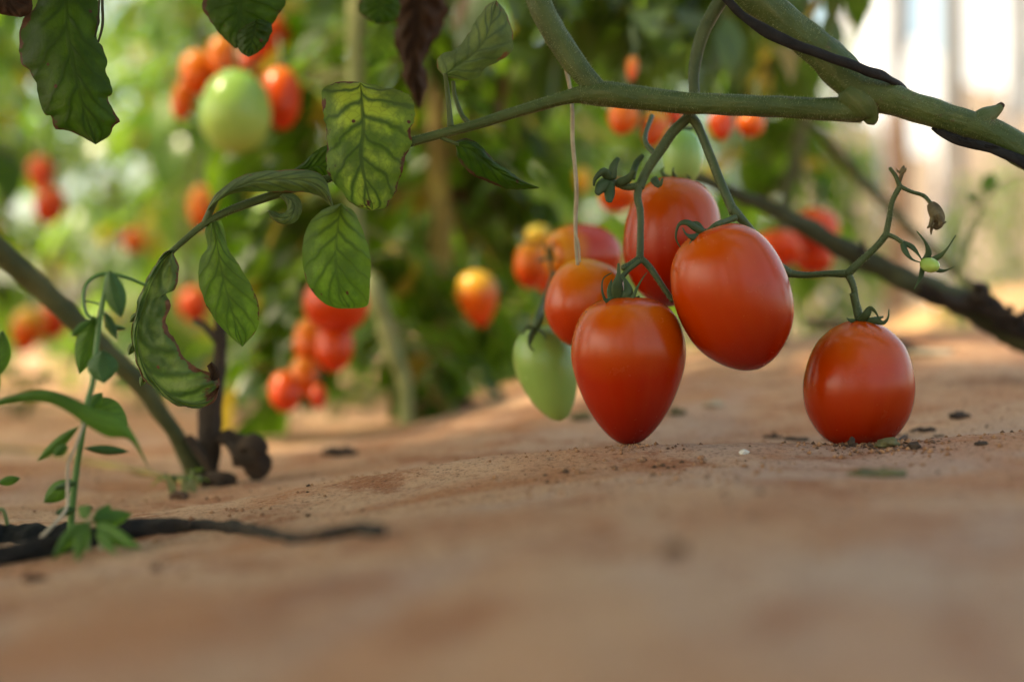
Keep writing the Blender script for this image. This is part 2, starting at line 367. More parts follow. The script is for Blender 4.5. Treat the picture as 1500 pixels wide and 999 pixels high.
def leaf(name, left, mid, right, d, mat, parent, cup=.006, bend=0.0, bump=.0011, ser=2.0, nu=44, nv=9, label=None, seed=None, tilt=0.0, roll=0.0):
    """a leaf blade between two outline edges and its midrib (photo px); cup lifts the edges away from the camera,
    bend moves the tip, tilt turns the blade about its midrib"""
    seed = seed if seed is not None else random.random()*50
    dd = d if isinstance(d, (list, tuple)) else [d, d]
    sm = lambda pl: resample(catmull([tuple(map(float, p)) for p in pl], 6), nu)
    lf, md, rt = sm(left), sm(mid), sm(right)
    mb = MB(); verts = []; uvs = []
    for i in range(nu+1):
        u = i/nu
        q = u*(len(dd)-1); k = min(int(q), len(dd)-2); dm = lerp(dd[k], dd[k+1], q-k)+bend*u*u
        for j in range(-nv, nv+1):
            s = abs(j)/nv; e = lf[i] if j < 0 else rt[i]
            es = ser*math.sin(math.pi*min(1, u*1.0))**.4
            jit = es*(noise.noise(Vector((u*14+seed, 3.1 if j < 0 else 8.7, 0)))*1.3+.7*noise.noise(Vector((u*40+seed, 1.1 if j < 0 else 5.7, 0)))) if 0 < i < nu else 0
            ln = math.hypot(e[0]-md[i][0], e[1]-md[i][1])
            g = s*(1+(jit/ln if ln > 6 else 0)*s)
            x = lerp(md[i][0], e[0], g); y = lerp(md[i][1], e[1], g)
            sgn = -1 if j < 0 else 1
            w = u*6-s**.8*1.7+(0 if j < 0 else .37)
            ridge = abs((w % 1)-.5)*2            # 1 at the vein
            z = cup*s*s+tilt*sgn*s*min(1, ln/40)+bump*(1-ridge)*-1*math.sin(math.pi*min(s*1.1, 1))+bump*1.5*noise.noise(Vector((u*8+seed, s*3*sgn, seed)))*s+bump*.8*noise.noise(Vector((u*19+seed, s*6*sgn, seed)))*s+roll*max(0, s-.7)**2*11
            z += .0016*(1-min(1, s*9))*.35
            verts.append(P(x, y, dm+z)); uvs.append((u, .5+.5*sgn*s))
    W = 2*nv+1; faces = []
    for i in range(nu):
        for j in range(2*nv):
            a = i*W+j; faces.append((a, a+1, a+W+1, a+W))
    mb.add(verts, faces, uvs)
    o = mb.build(name, mat, parent)
    if label: o['label'] = label
    return o

def oval_leaf(name, base, tip, width, d, mat, parent, sharp=.85, peak=.5, ser=0.0, label=None, d2=None, arch=0.0, **kw):
    """simple leaf given by base, tip (px) and width"""
    bx, by = base; tx, ty = tip; dx, dy = tx-bx, ty-by; l = math.hypot(dx, dy); nx, ny = -dy/l, dx/l
    left, mid, right = [], [], []
    for k in range(9):
        t = k/8; w = width*.5*(math.sin(math.pi*t**(math.log(.5)/math.log(peak)))**sharp)
        a = arch*math.sin(math.pi*t)
        cx, cy = bx+dx*t+nx*a, by+dy*t+ny*a
        mid.append((cx, cy)); left.append((cx+nx*w, cy+ny*w)); right.append((cx-nx*w, cy-ny*w))
    return leaf(name, left, mid, right, [d, d2 if d2 else d], mat, parent, ser=ser, label=label, nu=20, nv=5, **kw)

ROMA = [(.03, 0), (.010, .16), (0, .30), (.018, .48), (.075, .68), (.17, .86), (.32, .975), (.48, 1), (.65, .945), (.78, .81), (.89, .58), (.96, .34), (.99, .15), (1, 0)]
HEART = [(.05, 0), (.018, .18), (0, .34), (.012, .50), (.065, .725), (.157, .885), (.27, .975), (.37, 1), (.46, .975), (.57, .90), (.72, .745), (.84, .56), (.93, .36), (.98, .18), (1, 0)]
ROUND = [(.025, 0), (.006, .14), (0, .24), (.02, .36), (.064, .53), (.16, .76), (.28, .895), (.40, .97), (.52, 1), (.65, .965), (.76, .875), (.88, .68), (.95, .45), (.99, .2), (1, 0)]

def fruit(mb, a, b, rad, prof, lobes=.02, asym=.0, seed=0, seg=40):
    ax = b-a; ln = ax.length; ax = ax.normalized()
    e1 = (Vector((1, 0, 0))-ax*ax.x).normalized(); e2 = ax.cross(e1)
    pr = catmull(prof, 3); verts = []; uvs = []; faces = []
    n = len(pr)
    for i, (t, r) in enumerate(pr):
        for k in range(seg+1):
            th = 2*math.pi*k/seg
            lob = 1+lobes*math.cos(3*th+seed)*(1-t)*1.1+lobes*.6*math.cos(2*th+seed*2)+.012*noise.noise(Vector((math.cos(th)*1.4+seed, math.sin(th)*1.4, t*2)))
            off = asym*math.sin(math.pi*t)
            verts.append(a+ax*(t*ln)+(e1*(math.cos(th)*max(r, .0005)*lob+off)+e2*math.sin(th)*max(r, .0005)*lob)*rad); uvs.append((k/seg, max(0, min(1, i/(n-1) if t < .05 else t))))
    W = seg+1
    for i in range(n-1):
        for k in range(seg):
            faces.append((i*W+k, i*W+k+1, (i+1)*W+k+1, (i+1)*W+k))
    mb.add(verts, faces, uvs)

def sepal_ribbon(mb, pts, w, thick=.35):
    """pts world (x,y,z); tapered flattened sepal"""
    n = len(pts); out = []
    for i, p in enumerate(pts):
        t = i/(n-1); out.append((*p, w*(1-.86*t)*(.75+.5*math.sin(math.pi*min(1, t*1.6)))*.8+w*.06))
    tube_w(mb, out, sides=8, n=4, flat=thick, wob=.03)

def calyx(mb, a, ax, rad, n=5, size=.5, curl=.5, seed=0, w=.0016):
    rs = random.Random(seed); ax = ax.normalized()
    e1 = (Vector((1, 0, 0))-ax*ax.x).normalized(); e2 = ax.cross(e1)
    for k in range(n):
        th = 2*math.pi*(k+rs.uniform(-.2, .2))/n+seed
        dr = e1*math.cos(th)+e2*math.sin(th); s = size*rad*rs.uniform(.8, 1.15); c = curl*rs.uniform(.5, 1.4)
        pts = [a-ax*.0006, a+dr*s*.4-ax*(.001+.10*s), a+dr*s*.85-ax*(.001+.45*s*c), a+dr*s*1.05-ax*(.001+1.0*s*c), a+dr*s*(1.0-.3*c)-ax*(.001+1.35*s*c)]
        sepal_ribbon(mb, pts, w)

def bare_edges(o): return o

def tomato(label, s, t, wpx, d, mat, prof=ROMA, d2=None, name='tomato', group=None, cal=True, csize=.55, ccurl=.5, seed=0, asym=0, lobes=.02, sub=1, custom=None, stalk=None, cat='tomato'):
    """s, t: stem end and blossom end in photo px at distances d, d2"""
    a = P(*s, d); b = P(*t, d2 if d2 else d); rad = PX(wpx*.5, (d+(d2 or d))/2)
    root = thing(name, label, cat, tuple(b), group)
    mb = MB(); fruit(mb, a, b, rad, prof, lobes, asym, seed, seg=36 if sub else 24); mb.build('fruit', mat, root, sub=sub)
    if cal:
        mc = MB(); ax = b-a
        a2 = a+ax*.025
        if custom:
            for pts, w in custom: sepal_ribbon(mc, [P(*p) for p in pts], PX(w*1.25, pts[0][2]))
            calyx(mc, a2, ax, rad, 3, .3, .2, seed, w=.0016)
        else: calyx(mc, a2, ax, rad, 5, csize, ccurl, seed, w=max(.0013, rad*.075))
        cx = mc.build('calyx', M['sepal'], root)
        if stalk:
            ms = MB(); tube(ms, stalk, sides=8); ms.build('stalk', M['truss'], root)
    return root

# ------------------------------------------------------------------ ground
def zg(x, y):
    """ground height: a dusty film-covered bed, lower to the left, with a soft crest at the tomatoes"""
    yy = max(min(y, 60), -5)
    s = sstep(-.23, .10, x-.10*(min(yy, 1.2)-.6))
    z = lerp(-.0800, -.0476, s)+.017*sstep(.13, .32, x)*sstep(.2, .6, yy)
    z += .0052*math.exp(-((yy-.605-.10*max(0, .05-x))/.028)**2)*sstep(-.16, -.02, x)*(1-.5*sstep(.12, .2, x))
    z -= .0030*math.exp(-((yy-.672)/.04)**2)*sstep(-.12, .05, x)
    z += .030*s*sstep(.74, 1.15, yy)*(1-sstep(1.5, 2.6, yy))+.012*sstep(.12, .5, x)*sstep(.8, 1.1, yy)*(1-sstep(1.5, 2.6, yy))
    z -= .012*sstep(1.5, 3, yy)
    if yy < 3 and abs(x) < 2.5:
        v = Vector((x, yy, 0))
        z += .0042*noise.noise(Vector((x*7+3, yy*9, .3)))+.0016*noise.noise(Vector((x*21+yy*9, yy*26-x*6, 1.7)))
        z += .0009*noise.noise(v*55)+.0006*noise.noise(v*140)
    return CAMZ+z

def ground_at(px, py, near=.15, far=2.6):
    y = near; prev = y
    while y < far:
        p = P(px, py, y)
        if p.z <= zg(p.x, p.y):
            lo, hi = prev, y
            for _ in range(18):
                m = (lo+hi)/2; q = P(px, py, m)
                if q.z <= zg(q.x, q.y): hi = m
                else: lo = m
            return P(px, py, hi)
        prev = y; y += .004
    return P(px, py, far)

def axis(lo, hi, step, far, g=1.16):
    v = []; x = lo
    while x <= hi: v.append(x); x += step
    s = step; x = v[-1]
    while x < far: s *= g; x += s; v.append(x)
    s = step; x = lo; pre = []
    while x > -far: s *= g; x -= s; pre.append(x)
    return pre[::-1]+v
xs = axis(-.42, .48, .0030, 250); ys = axis(.16, 1.05, .0032, 250)
verts = [(x, y, zg(x, y)) for y in ys for x in xs]
W = len(xs)
faces = [(j*W+i, j*W+i+1, (j+1)*W+i+1, (j+1)*W+i) for j in range(len(ys)-1) for i in range(W-1)]
mb = MB(); mb.v = verts; mb.f = faces; mb.mi = [0]*len(faces); mb.uv = [[(0, 0)]*4]*len(faces)
g = mb.build('ground', M['ground']); g['kind'] = 'structure'

# loose soil crumbs, uncountable
mb = MB()
OCT = [(1, 0, 0), (-1, 0, 0), (0, 1, 0), (0, -1, 0), (0, 0, 1), (0, 0, -1)]
OF = [(0, 2, 4), (2, 1, 4), (1, 3, 4), (3, 0, 4), (2, 0, 5), (1, 2, 5), (3, 1, 5), (0, 3, 5)]
def crumb(mb, c, r, rs=random, mi=0):
    mb.add([Vector((v[0]*rs.uniform(.6, 1.3), v[1]*rs.uniform(.6, 1.3), v[2]*rs.uniform(.5, 1.0)))*r+c for v in OCT], OF, None, mi)
for _ in range(15000):
    y = random.choice((rnd(.30, 1.05), random.gauss(.60, .06))); x = rnd(-.40, .46)*min(1, y/.6)
    if y < .3: continue
    dens = noise.noise(Vector((x*9, y*9, 4)))+.5*noise.noise(Vector((x*40, y*40, 2)))
    if dens < rnd(-.35, .55): continue
    r = .00024+.0013*random.random()**5
    crumb(mb, Vector((x, y, zg(x, y)+r*.3)), r, mi=0 if random.random() < .8 else 1)
for _ in range(420):
    a = random.gauss(1285, 48); b = random.gauss(655, 6)
    q = ground_at(a, b); r = .0003+.0014*random.random()**3
    crumb(mb, Vector((q.x, q.y, q.z+r*.3)), r, mi=0 if random.random() < .6 else 1)
for _ in range(160):
    q = ground_at(random.gauss(925, 40), random.gauss(652, 5)); r = .0003+.0007*random.random()**3
    crumb(mb, Vector((q.x, q.y, q.z+r*.3)), r, mi=0 if random.random() < .8 else 1)
for (cx, cy, cd, r0, r1, n, rm) in ((1254, 655, .618, .010, .026, 260, .0013), (922, 651, .612, .002, .010, 90, .0007)):
    b_ = P(cx, cy, cd)
    for _ in range(n):
        a = rnd(0, 6.28); k = lerp(r0, r1, random.random()**1.5); x, y = b_.x+k*math.cos(a), b_.y+k*math.sin(a); r = .0003+rm*random.random()**2
        crumb(mb, Vector((x, y, zg(x, y)+r*.3)), r, mi=0 if random.random() < .7 else 1)
tag(mb.build('soil_crumbs', [M['crumb'], M['clod']], smooth=False), 'fine loose crumbs of reddish soil strewn over the dusty ground', 'soil crumbs', kind='stuff')

# sunlit bank of soil beyond the bed, at the open side
mb = MB(); verts = []; faces = []
for j in range(21):
    for i in range(41):
        u = i/40; v = j/20
        x = .62+u*3.4; y = 2.35+v*1.5
        h = .175*math.sin(math.pi*v)**.8*sstep(0, .12, u)*sstep(1, .9, u)*(1+.35*noise.noise(Vector((x*3, y*3, 1))))
        verts.append((x, y, CAMZ-.075+h+.012*noise.noise(Vector((x*14, y*14, 2))))); 
faces = [(j*41+i, j*41+i+1, (j+1)*41+i+1, (j+1)*41+i) for j in range(20) for i in range(40)]
mb.add(verts, faces); o = mb.build('soil_bank', M['bank']); o['kind'] = 'structure'

# ------------------------------------------------------------------ fruit in focus
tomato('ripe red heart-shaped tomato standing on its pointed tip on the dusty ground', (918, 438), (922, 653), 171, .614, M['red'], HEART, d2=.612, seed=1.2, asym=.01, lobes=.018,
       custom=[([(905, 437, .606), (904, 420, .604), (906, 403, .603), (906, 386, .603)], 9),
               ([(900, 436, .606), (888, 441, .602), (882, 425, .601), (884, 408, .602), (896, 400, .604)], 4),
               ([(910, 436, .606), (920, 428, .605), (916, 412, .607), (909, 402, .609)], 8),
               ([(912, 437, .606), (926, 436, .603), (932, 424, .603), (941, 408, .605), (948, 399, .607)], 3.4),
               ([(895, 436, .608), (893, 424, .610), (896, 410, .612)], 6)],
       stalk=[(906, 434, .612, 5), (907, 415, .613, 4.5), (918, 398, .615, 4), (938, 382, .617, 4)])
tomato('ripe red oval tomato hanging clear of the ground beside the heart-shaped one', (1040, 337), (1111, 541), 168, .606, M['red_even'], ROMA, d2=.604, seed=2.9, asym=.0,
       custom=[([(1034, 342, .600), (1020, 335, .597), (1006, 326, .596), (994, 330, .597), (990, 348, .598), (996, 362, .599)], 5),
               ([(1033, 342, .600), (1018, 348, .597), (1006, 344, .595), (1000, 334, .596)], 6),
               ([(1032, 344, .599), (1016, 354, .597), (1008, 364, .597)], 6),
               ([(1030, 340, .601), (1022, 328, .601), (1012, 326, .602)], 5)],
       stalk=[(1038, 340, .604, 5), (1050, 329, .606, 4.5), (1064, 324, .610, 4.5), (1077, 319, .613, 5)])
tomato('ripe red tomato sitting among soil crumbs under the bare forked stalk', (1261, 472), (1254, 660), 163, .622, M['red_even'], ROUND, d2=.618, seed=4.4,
       custom=[([(1258, 471, .617), (1268, 462, .614), (1275, 452, .613), (1283, 458, .611), (1289, 470, .609)], 6),
               ([(1262, 471, .617), (1280, 470, .614), (1294, 473, .612), (1301, 465, .612), (1302, 453, .613)], 4.5),
               ([(1262, 472, .618), (1282, 468, .620), (1294, 464, .622)], 6),
               ([(1255, 471, .618), (1246, 470, .614), (1240, 466, .612)], 4)],
       stalk=[(1260, 476, .619, 6), (1257, 465, .619, 5.5), (1253, 448, .619, 5), (1249, 430, .618, 5)])
tomato('orange-shouldered red tomato hanging at the top of the cluster behind the stalks', (992, 264), (974, 450), 142, .672, M['red'], ROMA, d2=.668, seed=.7, cal=True, csize=.3)
tomato('orange tomato tucked behind the heart-shaped one in the cluster', (879, 388), (835, 506), 118, .690, M['orange'], ROMA, d2=.682, seed=3.3, cal=False)
tomato('soft red tomato with an orange side at the back of the cluster', (806, 376), (905, 372), 92, .80, M['orange_red'], ROMA, d2=.83, seed=5.3, csize=.5, ccurl=.2)
tomato('pale green unripe tomato hanging low in the red cluster', (786, 482), (822, 617), 93, .715, M['green'], HEART, d2=.705, seed=2.2,
       custom=[([(784, 482, .700), (778, 492, .696), (776, 506, .695), (782, 514, .695)], 5), ([(784, 482, .700), (792, 470, .698), (796, 458, .700)], 6),
               ([(782, 482, .700), (772, 480, .700), (765, 490, .702)], 5), ([(786, 482, .700), (796, 488, .697), (800, 498, .696)], 4)],
       stalk=[(786, 484, .71, 5), (789, 462, .72, 5), (797, 440, .735, 4.5), (812, 400, .75, 4)])
tomato('small green tomato hanging above the cluster behind the forked stalk', (1000, 192), (1000, 274), 60, .69, M['fresh_green'], ROMA, seed=1.7, csize=.6)
tomato('bright orange tomato glowing beside the thin pale string', (778, 356), (776, 424), 48, .98, M['orange'], ROMA, seed=6.1)
tomato('second glowing orange tomato half hidden behind the one by the string', (806, 370), (800, 432), 40, 1.02, M['orange'], ROMA, seed=6.9, cal=False)
tomato('small yellow tomato above the orange ones by the string', (786, 330), (790, 362), 38, 1.08, M['yellow'], ROMA, seed=7.1, cal=False)

# ------------------------------------------------------------------ the vine in focus
vine = thing('tomato_vine', 'green tomato vine arching over the ripe fruit with mottled hanging leaves', 'tomato vine', tuple(P(1240, 160, .61)))
ms = [(1560, 262, .60, 22), (1500, 223, .602, 22), (1440, 190, .605, 21), (1385, 172, .607, 20), (1310, 147, .61, 23), (1258, 128, .612, 27), (1206, 78, .614, 26), (1150, 34, .616, 24), (1095, -12, .618, 22), (1020, -70, .63, 20), (960, -160, .66, 19)]
mb = MB(); tube(mb, ms, sides=18, n=10, wob=.07)
tube(mb, [(1240, 135, .612, 25), (1262, 155, .611, 26), (1274, 172, .611, 14), (1272, 180, .611, 8)], sides=16, wob=.1)
tube(mb, [(1425, 185, .605, 17), (1445, 172, .604, 15), (1460, 162, .604, 9), (1466, 156, .604, 6)], sides=12, wob=.12)     # pruned stub
hairs(mb, ms, 5200, .0016)
mb.build('main_stem', [M['stem'], M['hair']], vine)
mb = MB(); tube(mb, [(1458, 163, .604, 6), (1465, 156, .604, 6), (1468, 152, .604, 4)], sides=9, wob=.3); mb.build('pruned_stub_tip', M['dead'], vine)
sb = [(1262, 160, .612, 20), (1225, 161, .612, 17.5), (1160, 158, .612, 16), (1080, 154, .613, 15.5), (1000, 151, .614, 16), (930, 143, .615, 17), (880, 137, .616, 18), (850, 139, .617, 13), (815, 147, .617, 9.5), (760, 163, .617, 8.5), (700, 182, .616, 7.5), (640, 198, .615, 7), (596, 211, .615, 7), (540, 235, .616, 6.5), (480, 262, .617, 6), (430, 277, .617, 6), (385, 291, .616, 6.5), (335, 309, .615, 6), (300, 328, .614, 5), (270, 352, .613, 4.5), (250, 370, .612, 4)]
cut = 7
mb = MB(); tube(mb, sb[:cut+1], sides=14, n=8, wob=.05); hairs(mb, sb[:cut+1], 2600, .0015); mb.build('side_branch', [M['stem'], M['hair']], vine)
ub = [(882, 139, .616, 15), (862, 118, .617, 16), (838, 88, .619, 17), (812, 48, .622, 18), (790, 5, .625, 18), (770, -50, .63, 18), (750, -120, .64, 17)]
mb = MB(); tube(mb, ub, sides=14, n=8, wob=.05); hairs(mb, ub, 1600, .0014); mb.build('upper_branch', [M['stem'], M['hair']], vine)
mb = MB(); tube(mb, sb[cut-1:], sides=10, n=8, wob=.04); hairs(mb, sb[cut-1:], 1200, .0008)
tube(mb, [(660, 186, .616, 5), (658, 160, .616, 4), (655, 132, .615, 3.5), (652, 108, .613, 3)], sides=8)
tube(mb, [(690, 184, .618, 4), (676, 168, .622, 3.5), (666, 140, .624, 3), (664, 120, .625, 3)], sides=8)
tube(mb, [(640, 199, .615, 3), (655, 206, .615, 2.6), (672, 212, .614, 2.4)], sides=8)
tube(mb, [(300, 326, .614, 5), (312, 300, .613, 5), (322, 284, .612, 4), (340, 275, .611, 3)], sides=8)
rach = mb.build('leaf_stalk', [M['stem'], M['hair']], vine); rach['label'] = 'thin curving leaf stalk carrying the drooping leaflets'
LF = 'leaflet'
leaf(LF, [(528, 121), (505, 120), (478, 125), (471, 138), (474, 165), (479, 200), (477, 235), (486, 262), (500, 280), (514, 298), (530, 306), (545, 309)],
     [(528, 121), (530, 150), (532, 190), (528, 225), (534, 262), (545, 309)],
     [(528, 121), (555, 127), (590, 134), (604, 150), (606, 172), (601, 200), (598, 228), (588, 252), (580, 278), (566, 303), (545, 309)],
     [.608, .601, .602, .606], M['leaf_mottled'], rach, cup=.009, bump=.0022, ser=4.0, label='large yellow-mottled leaflet with dark veins and brown ragged edge', seed=3)
leaf(LF, [(500, 298), (472, 308), (452, 330), (443, 362), (445, 398), (456, 425), (472, 442), (490, 451), (512, 452)],
     [(500, 298), (494, 340), (492, 385), (498, 425), (512, 452)],
     [(500, 298), (520, 312), (532, 340), (542, 372), (543, 402), (541, 425), (540, 445), (530, 451), (512, 452)], [.624, .617, .616, .62], M['leaf_green'], rach, cup=.008, ser=1.0, seed=9)
leaf(LF, [(304, 308), (318, 284), (345, 262), (378, 252), (420, 249), (455, 250), (476, 262), (488, 300)],
     [(304, 308), (330, 285), (365, 268), (410, 263), (450, 266), (474, 280), (487, 302)],
     [(304, 308), (318, 296), (340, 284), (370, 281), (405, 282), (445, 282), (470, 289), (486, 304)], [.607, .604, .604, .610], M['leaf_under'], rach, cup=.008, ser=1.5, label='leaflet folded along the stalk showing its greyish underside', seed=14)
leaf(LF, [(428, 250), (445, 238), (462, 222), (486, 212), (492, 240)], [(430, 252), (450, 247), (470, 243), (490, 250)], [(432, 256), (450, 258), (470, 262), (490, 262)], .622, M['leaf_dark'], rach, cup=.003, ser=1, seed=2)
leaf(LF, [(414, 284), (432, 285), (442, 298), (440, 316), (428, 328), (410, 328), (398, 320), (392, 309)], [(412, 286), (425, 291), (431, 303), (428, 314), (418, 320), (405, 317), (392, 309)],
     [(409, 288), (418, 296), (421, 306), (417, 311), (409, 312), (400, 309), (392, 309)], [.606, .604, .603, .604], M['leaf_under'], rach, cup=.004, ser=.5, label='tiny hooked leaflet with a dark curled tip', seed=21)
leaf(LF, [(302, 328), (300, 342), (304, 362), (294, 378), (290, 402), (296, 432), (308, 458), (326, 482), (355, 508)],
     [(312, 326), (317, 352), (322, 385), (331, 425), (342, 465), (355, 508)],
     [(324, 322), (330, 342), (333, 362), (348, 385), (366, 415), (377, 440), (380, 462), (375, 485), (355, 508)], [.612, .607, .606, .608], M['leaf_green'], rach, cup=.007, ser=1.0, label='oval hanging leaflet with tiny dark specks', seed=31)
leaf(LF, [(250, 366), (240, 371), (222, 395), (203, 440), (193, 488), (199, 528), (212, 556), (231, 573), (258, 594), (290, 598), (312, 590), (321, 570)],
     [(252, 368), (243, 380), (228, 402), (209, 450), (201, 490), (209, 530), (232, 564), (262, 586), (296, 588), (321, 567)],
     [(253, 368), (260, 384), (262, 398), (257, 424), (244, 430), (251, 448), (244, 466), (247, 486), (259, 499), (266, 518), (281, 533), (301, 543), (318, 550), (323, 562)], [.613, .606, .602, .600, .598, .602], M['leaf_curled'], rach, cup=-.003, bump=.0034, ser=3.4, roll=.003, label='crumpled end leaflet curling up to a brown torn tip', seed=41, nu=64, nv=14)
for k_, (a_, b_, w_) in enumerate((((204, 458), (190, 472), 10), ((199, 500), (188, 520), 12), ((214, 545), (206, 566), 12))):
    oval_leaf(LF, a_, b_, w_, .606, M['leaf_under'], rach, ser=2, bump=.001, cup=.003)
leaf(LF, [(311, 560), (318, 556), (322, 548), (318, 538), (310, 530)], [(309, 562), (312, 552), (313, 544), (308, 532)], [(306, 560), (308, 552), (307, 545), (303, 536)], .598, M['leaf_dead'], rach, cup=.003, ser=1.5, label='dead brown scrap at the tip of the crumpled leaflet', seed=43, nu=14, nv=4)
leaf(LF, [(650, 112), (640, 98), (646, 80), (668, 72), (684, 52), (700, 26), (714, 8), (727, 1)], [(652, 110), (668, 98), (690, 82), (712, 55), (727, 1)],
     [(653, 112), (672, 117), (696, 116), (712, 100), (735, 88), (750, 74), (750, 45), (742, 20), (727, 1)], [.613, .606, .605, .612], M['leaf_under'], rach, cup=.009, ser=2.0, label='upright leaflet with a brown notched edge above the stalk', seed=52)
leaf(LF, [(666, 208), (684, 203), (702, 212), (722, 233), (745, 250), (768, 266), (790, 275)], [(667, 212), (690, 220), (715, 240), (745, 260), (790, 275)],
     [(668, 216), (672, 236), (690, 254), (716, 268), (745, 277), (770, 278), (790, 276)], [.614, .612, .618, .63], M['leaf_dark'], rach, cup=.004, ser=1.6, tilt=.003, label='narrow drooping leaflet with a dry dark tip', seed=61)
# fruit stalk
trs = vine
def truss(label, runs, hair_n=0):
    mb = MB()
    for r in runs:
        tube(mb, r, sides=10, n=7, wob=.08)
        if hair_n: hairs(mb, r, hair_n, .0007)
    o = mb.build('fruit_stalk', [M['truss'], M['hair']], vine); o['label'] = label; return o
truss('fruit stalk dropping behind the branch and forking over the tomatoes', [
    [(1095, -40, .624, 12.18), (1062, -6, .626, 11.31), (1038, 30, .628, 10.44), (1023, 70, .629, 9.57), (1017, 110, .629, 8.70), (1016, 150, .629, 8.27), (1008, 172, .628, 8.70)],
    [(1010, 170, .628, 7.83), (985, 195, .628, 7.83), (962, 228, .628, 7.39), (945, 255, .628, 6.96), (937, 275, .627, 6.96)],
    [(937, 268, .627, 6.09), (934, 290, .626, 5.66), (938, 310, .625, 5.22), (938, 345, .623, 5.22), (937, 380, .622, 5.66)],
    [(937, 378, .622, 4.79), (925, 386, .619, 4.35), (912, 393, .616, 4.35)],
    [(938, 378, .622, 4.79), (952, 392, .620, 4.79), (966, 412, .618, 4.35), (978, 430, .617, 3.92), (986, 441, .616, 3.48)],
    [(937, 272, .627, 5.22), (918, 274, .628, 5.22), (900, 268, .628, 4.79), (886, 268, .627, 5.22)],
    [(962, 228, .628, 4.35), (945, 205, .64, 3.48), (955, 170, .66, 3.48)]], 260)
ft = truss('fruit stalk running down to the bare fork with a tiny fruit', [
    [(1010, 170, .628, 6.97), (1022, 185, .627, 6.97), (1040, 228, .624, 6.97), (1060, 278, .620, 6.97), (1075, 312, .617, 7.38)],
    [(1073, 306, .617, 7.38), (1090, 326, .617, 6.15), (1112, 352, .622, 5.33), (1135, 382, .626, 5.74), (1157, 402, .626, 6.56)],
    [(1155, 401, .626, 5.74), (1180, 403, .625, 4.92), (1215, 401, .622, 4.92), (1243, 401, .620, 6.56)],
    [(1240, 402, .620, 6.15), (1262, 382, .618, 5.33), (1285, 360, .616, 4.92), (1299, 343, .615, 5.33)],
    [(1298, 345, .615, 4.51), (1303, 318, .614, 4.10), (1307, 295, .613, 3.69), (1319, 272, .612, 4.10)],
    [(1318, 273, .612, 3.69), (1312, 258, .612, 3.12), (1303, 246, .612, 2.46)],
    [(1242, 401, .620, 5.33), (1250, 420, .619, 4.51), (1254, 442, .619, 4.51), (1259, 462, .619, 5.33)],
    [(1318, 273, .612, 3.28), (1335, 281, .611, 2.79), (1353, 287, .611, 2.79), (1364, 299, .610, 2.79)],
    [(1299, 343, .615, 3.69), (1312, 349, .613, 3.28), (1322, 356, .612, 3.28)]], 220)
mb = MB()
for pts, w in (([(1322, 355, .612), (1326, 368, .610), (1336, 380, .608), (1350, 385, .607)], 6), ([(1322, 355, .612), (1336, 362, .611), (1346, 374, .609), (1352, 384, .607)], 5),
               ([(1352, 384, .607), (1360, 372, .606), (1356, 356, .605), (1343, 339, .605)], 6.5), ([(1352, 384, .607), (1372, 378, .604), (1386, 366, .602), (1400, 345, .601)], 5.5),
               ([(1352, 385, .607), (1350, 402, .605), (1344, 415, .604), (1339, 424, .604)], 5), ([(1355, 386, .609), (1374, 396, .609), (1386, 396, .608), (1398, 390, .607)], 4.5)):
    sepal_ribbon(mb, [P(*p) for p in pts], PX(w, .607))
mb.build('sepal_star', M['sepal'], ft)
mb = MB(); fruit(mb, P(1352, 386, .609), P(1372, 391, .596), PX(11, .605), ROUND, seg=20); mb.build('immature_fruit', M['palegreen'], ft)
mb = MB()
tube(mb, [(1363, 298, .610, 5), (1368, 306, .610, 9), (1373, 318, .610, 10), (1374, 328, .610, 7), (1368, 334, .610, 4)], sides=10, wob=.35)
for q in ([(1366, 320, .608, 4), (1363, 330, .607, 3), (1358, 334, .607, 1.2)], [(1376, 322, .608, 4), (1380, 327, .606, 2.5), (1386, 325, .606, 1)], [(1366, 328, .612, 3), (1364, 338, .613, 2), (1364, 344, .613, .8)], [(1374, 314, .604, 5), (1378, 324, .604, 4), (1375, 331, .604, 1.5)]): tube(mb, q, sides=6, n=4)
mb.build('withered_flower', M['wither'], ft)
mb = MB()
tube(mb, [(1317, 268, .612, 2.2), (1320, 258, .611, 3), (1322, 250, .611, 4), (1324, 243, .611, 1)], sides=8, wob=.3)
for q in ([(1320, 256, .611, 2), (1326, 250, .609, 2), (1327, 246, .609, .8)], [(1321, 254, .611, 2), (1315, 251, .61, 1.5), (1313, 247, .61, .6)]): tube(mb, q, sides=6, n=3)
mb.build('flower_bud', M['wither'], ft)
mb = MB()
for q in ([(890, 268, .626, 9), (880, 274, .622, 9), (874, 284, .62, 5)], [(892, 262, .626, 6), (884, 252, .622, 7), (872, 262, .62, 5), (870, 272, .62, 3)], [(895, 268, .626, 6), (893, 284, .622, 7), (892, 296, .62, 4)],
          [(896, 262, .626, 6), (898, 246, .626, 6), (906, 232, .628, 3)], [(905, 268, .626, 6), (920, 262, .624, 6), (930, 250, .62, 3)], [(958, 262, .635, 6), (966, 272, .63, 5), (970, 262, .63, 3)], [(925, 262, .635, 5), (932, 240, .64, 5), (942, 228, .64, 3)]):
    tube(mb, q, sides=8, n=4, flat=.5, wob=.2)
o = mb.build('flower_stub', M['sepal'], vine); o['label'] = 'cluster of dried flower stubs beside the upper tomato'

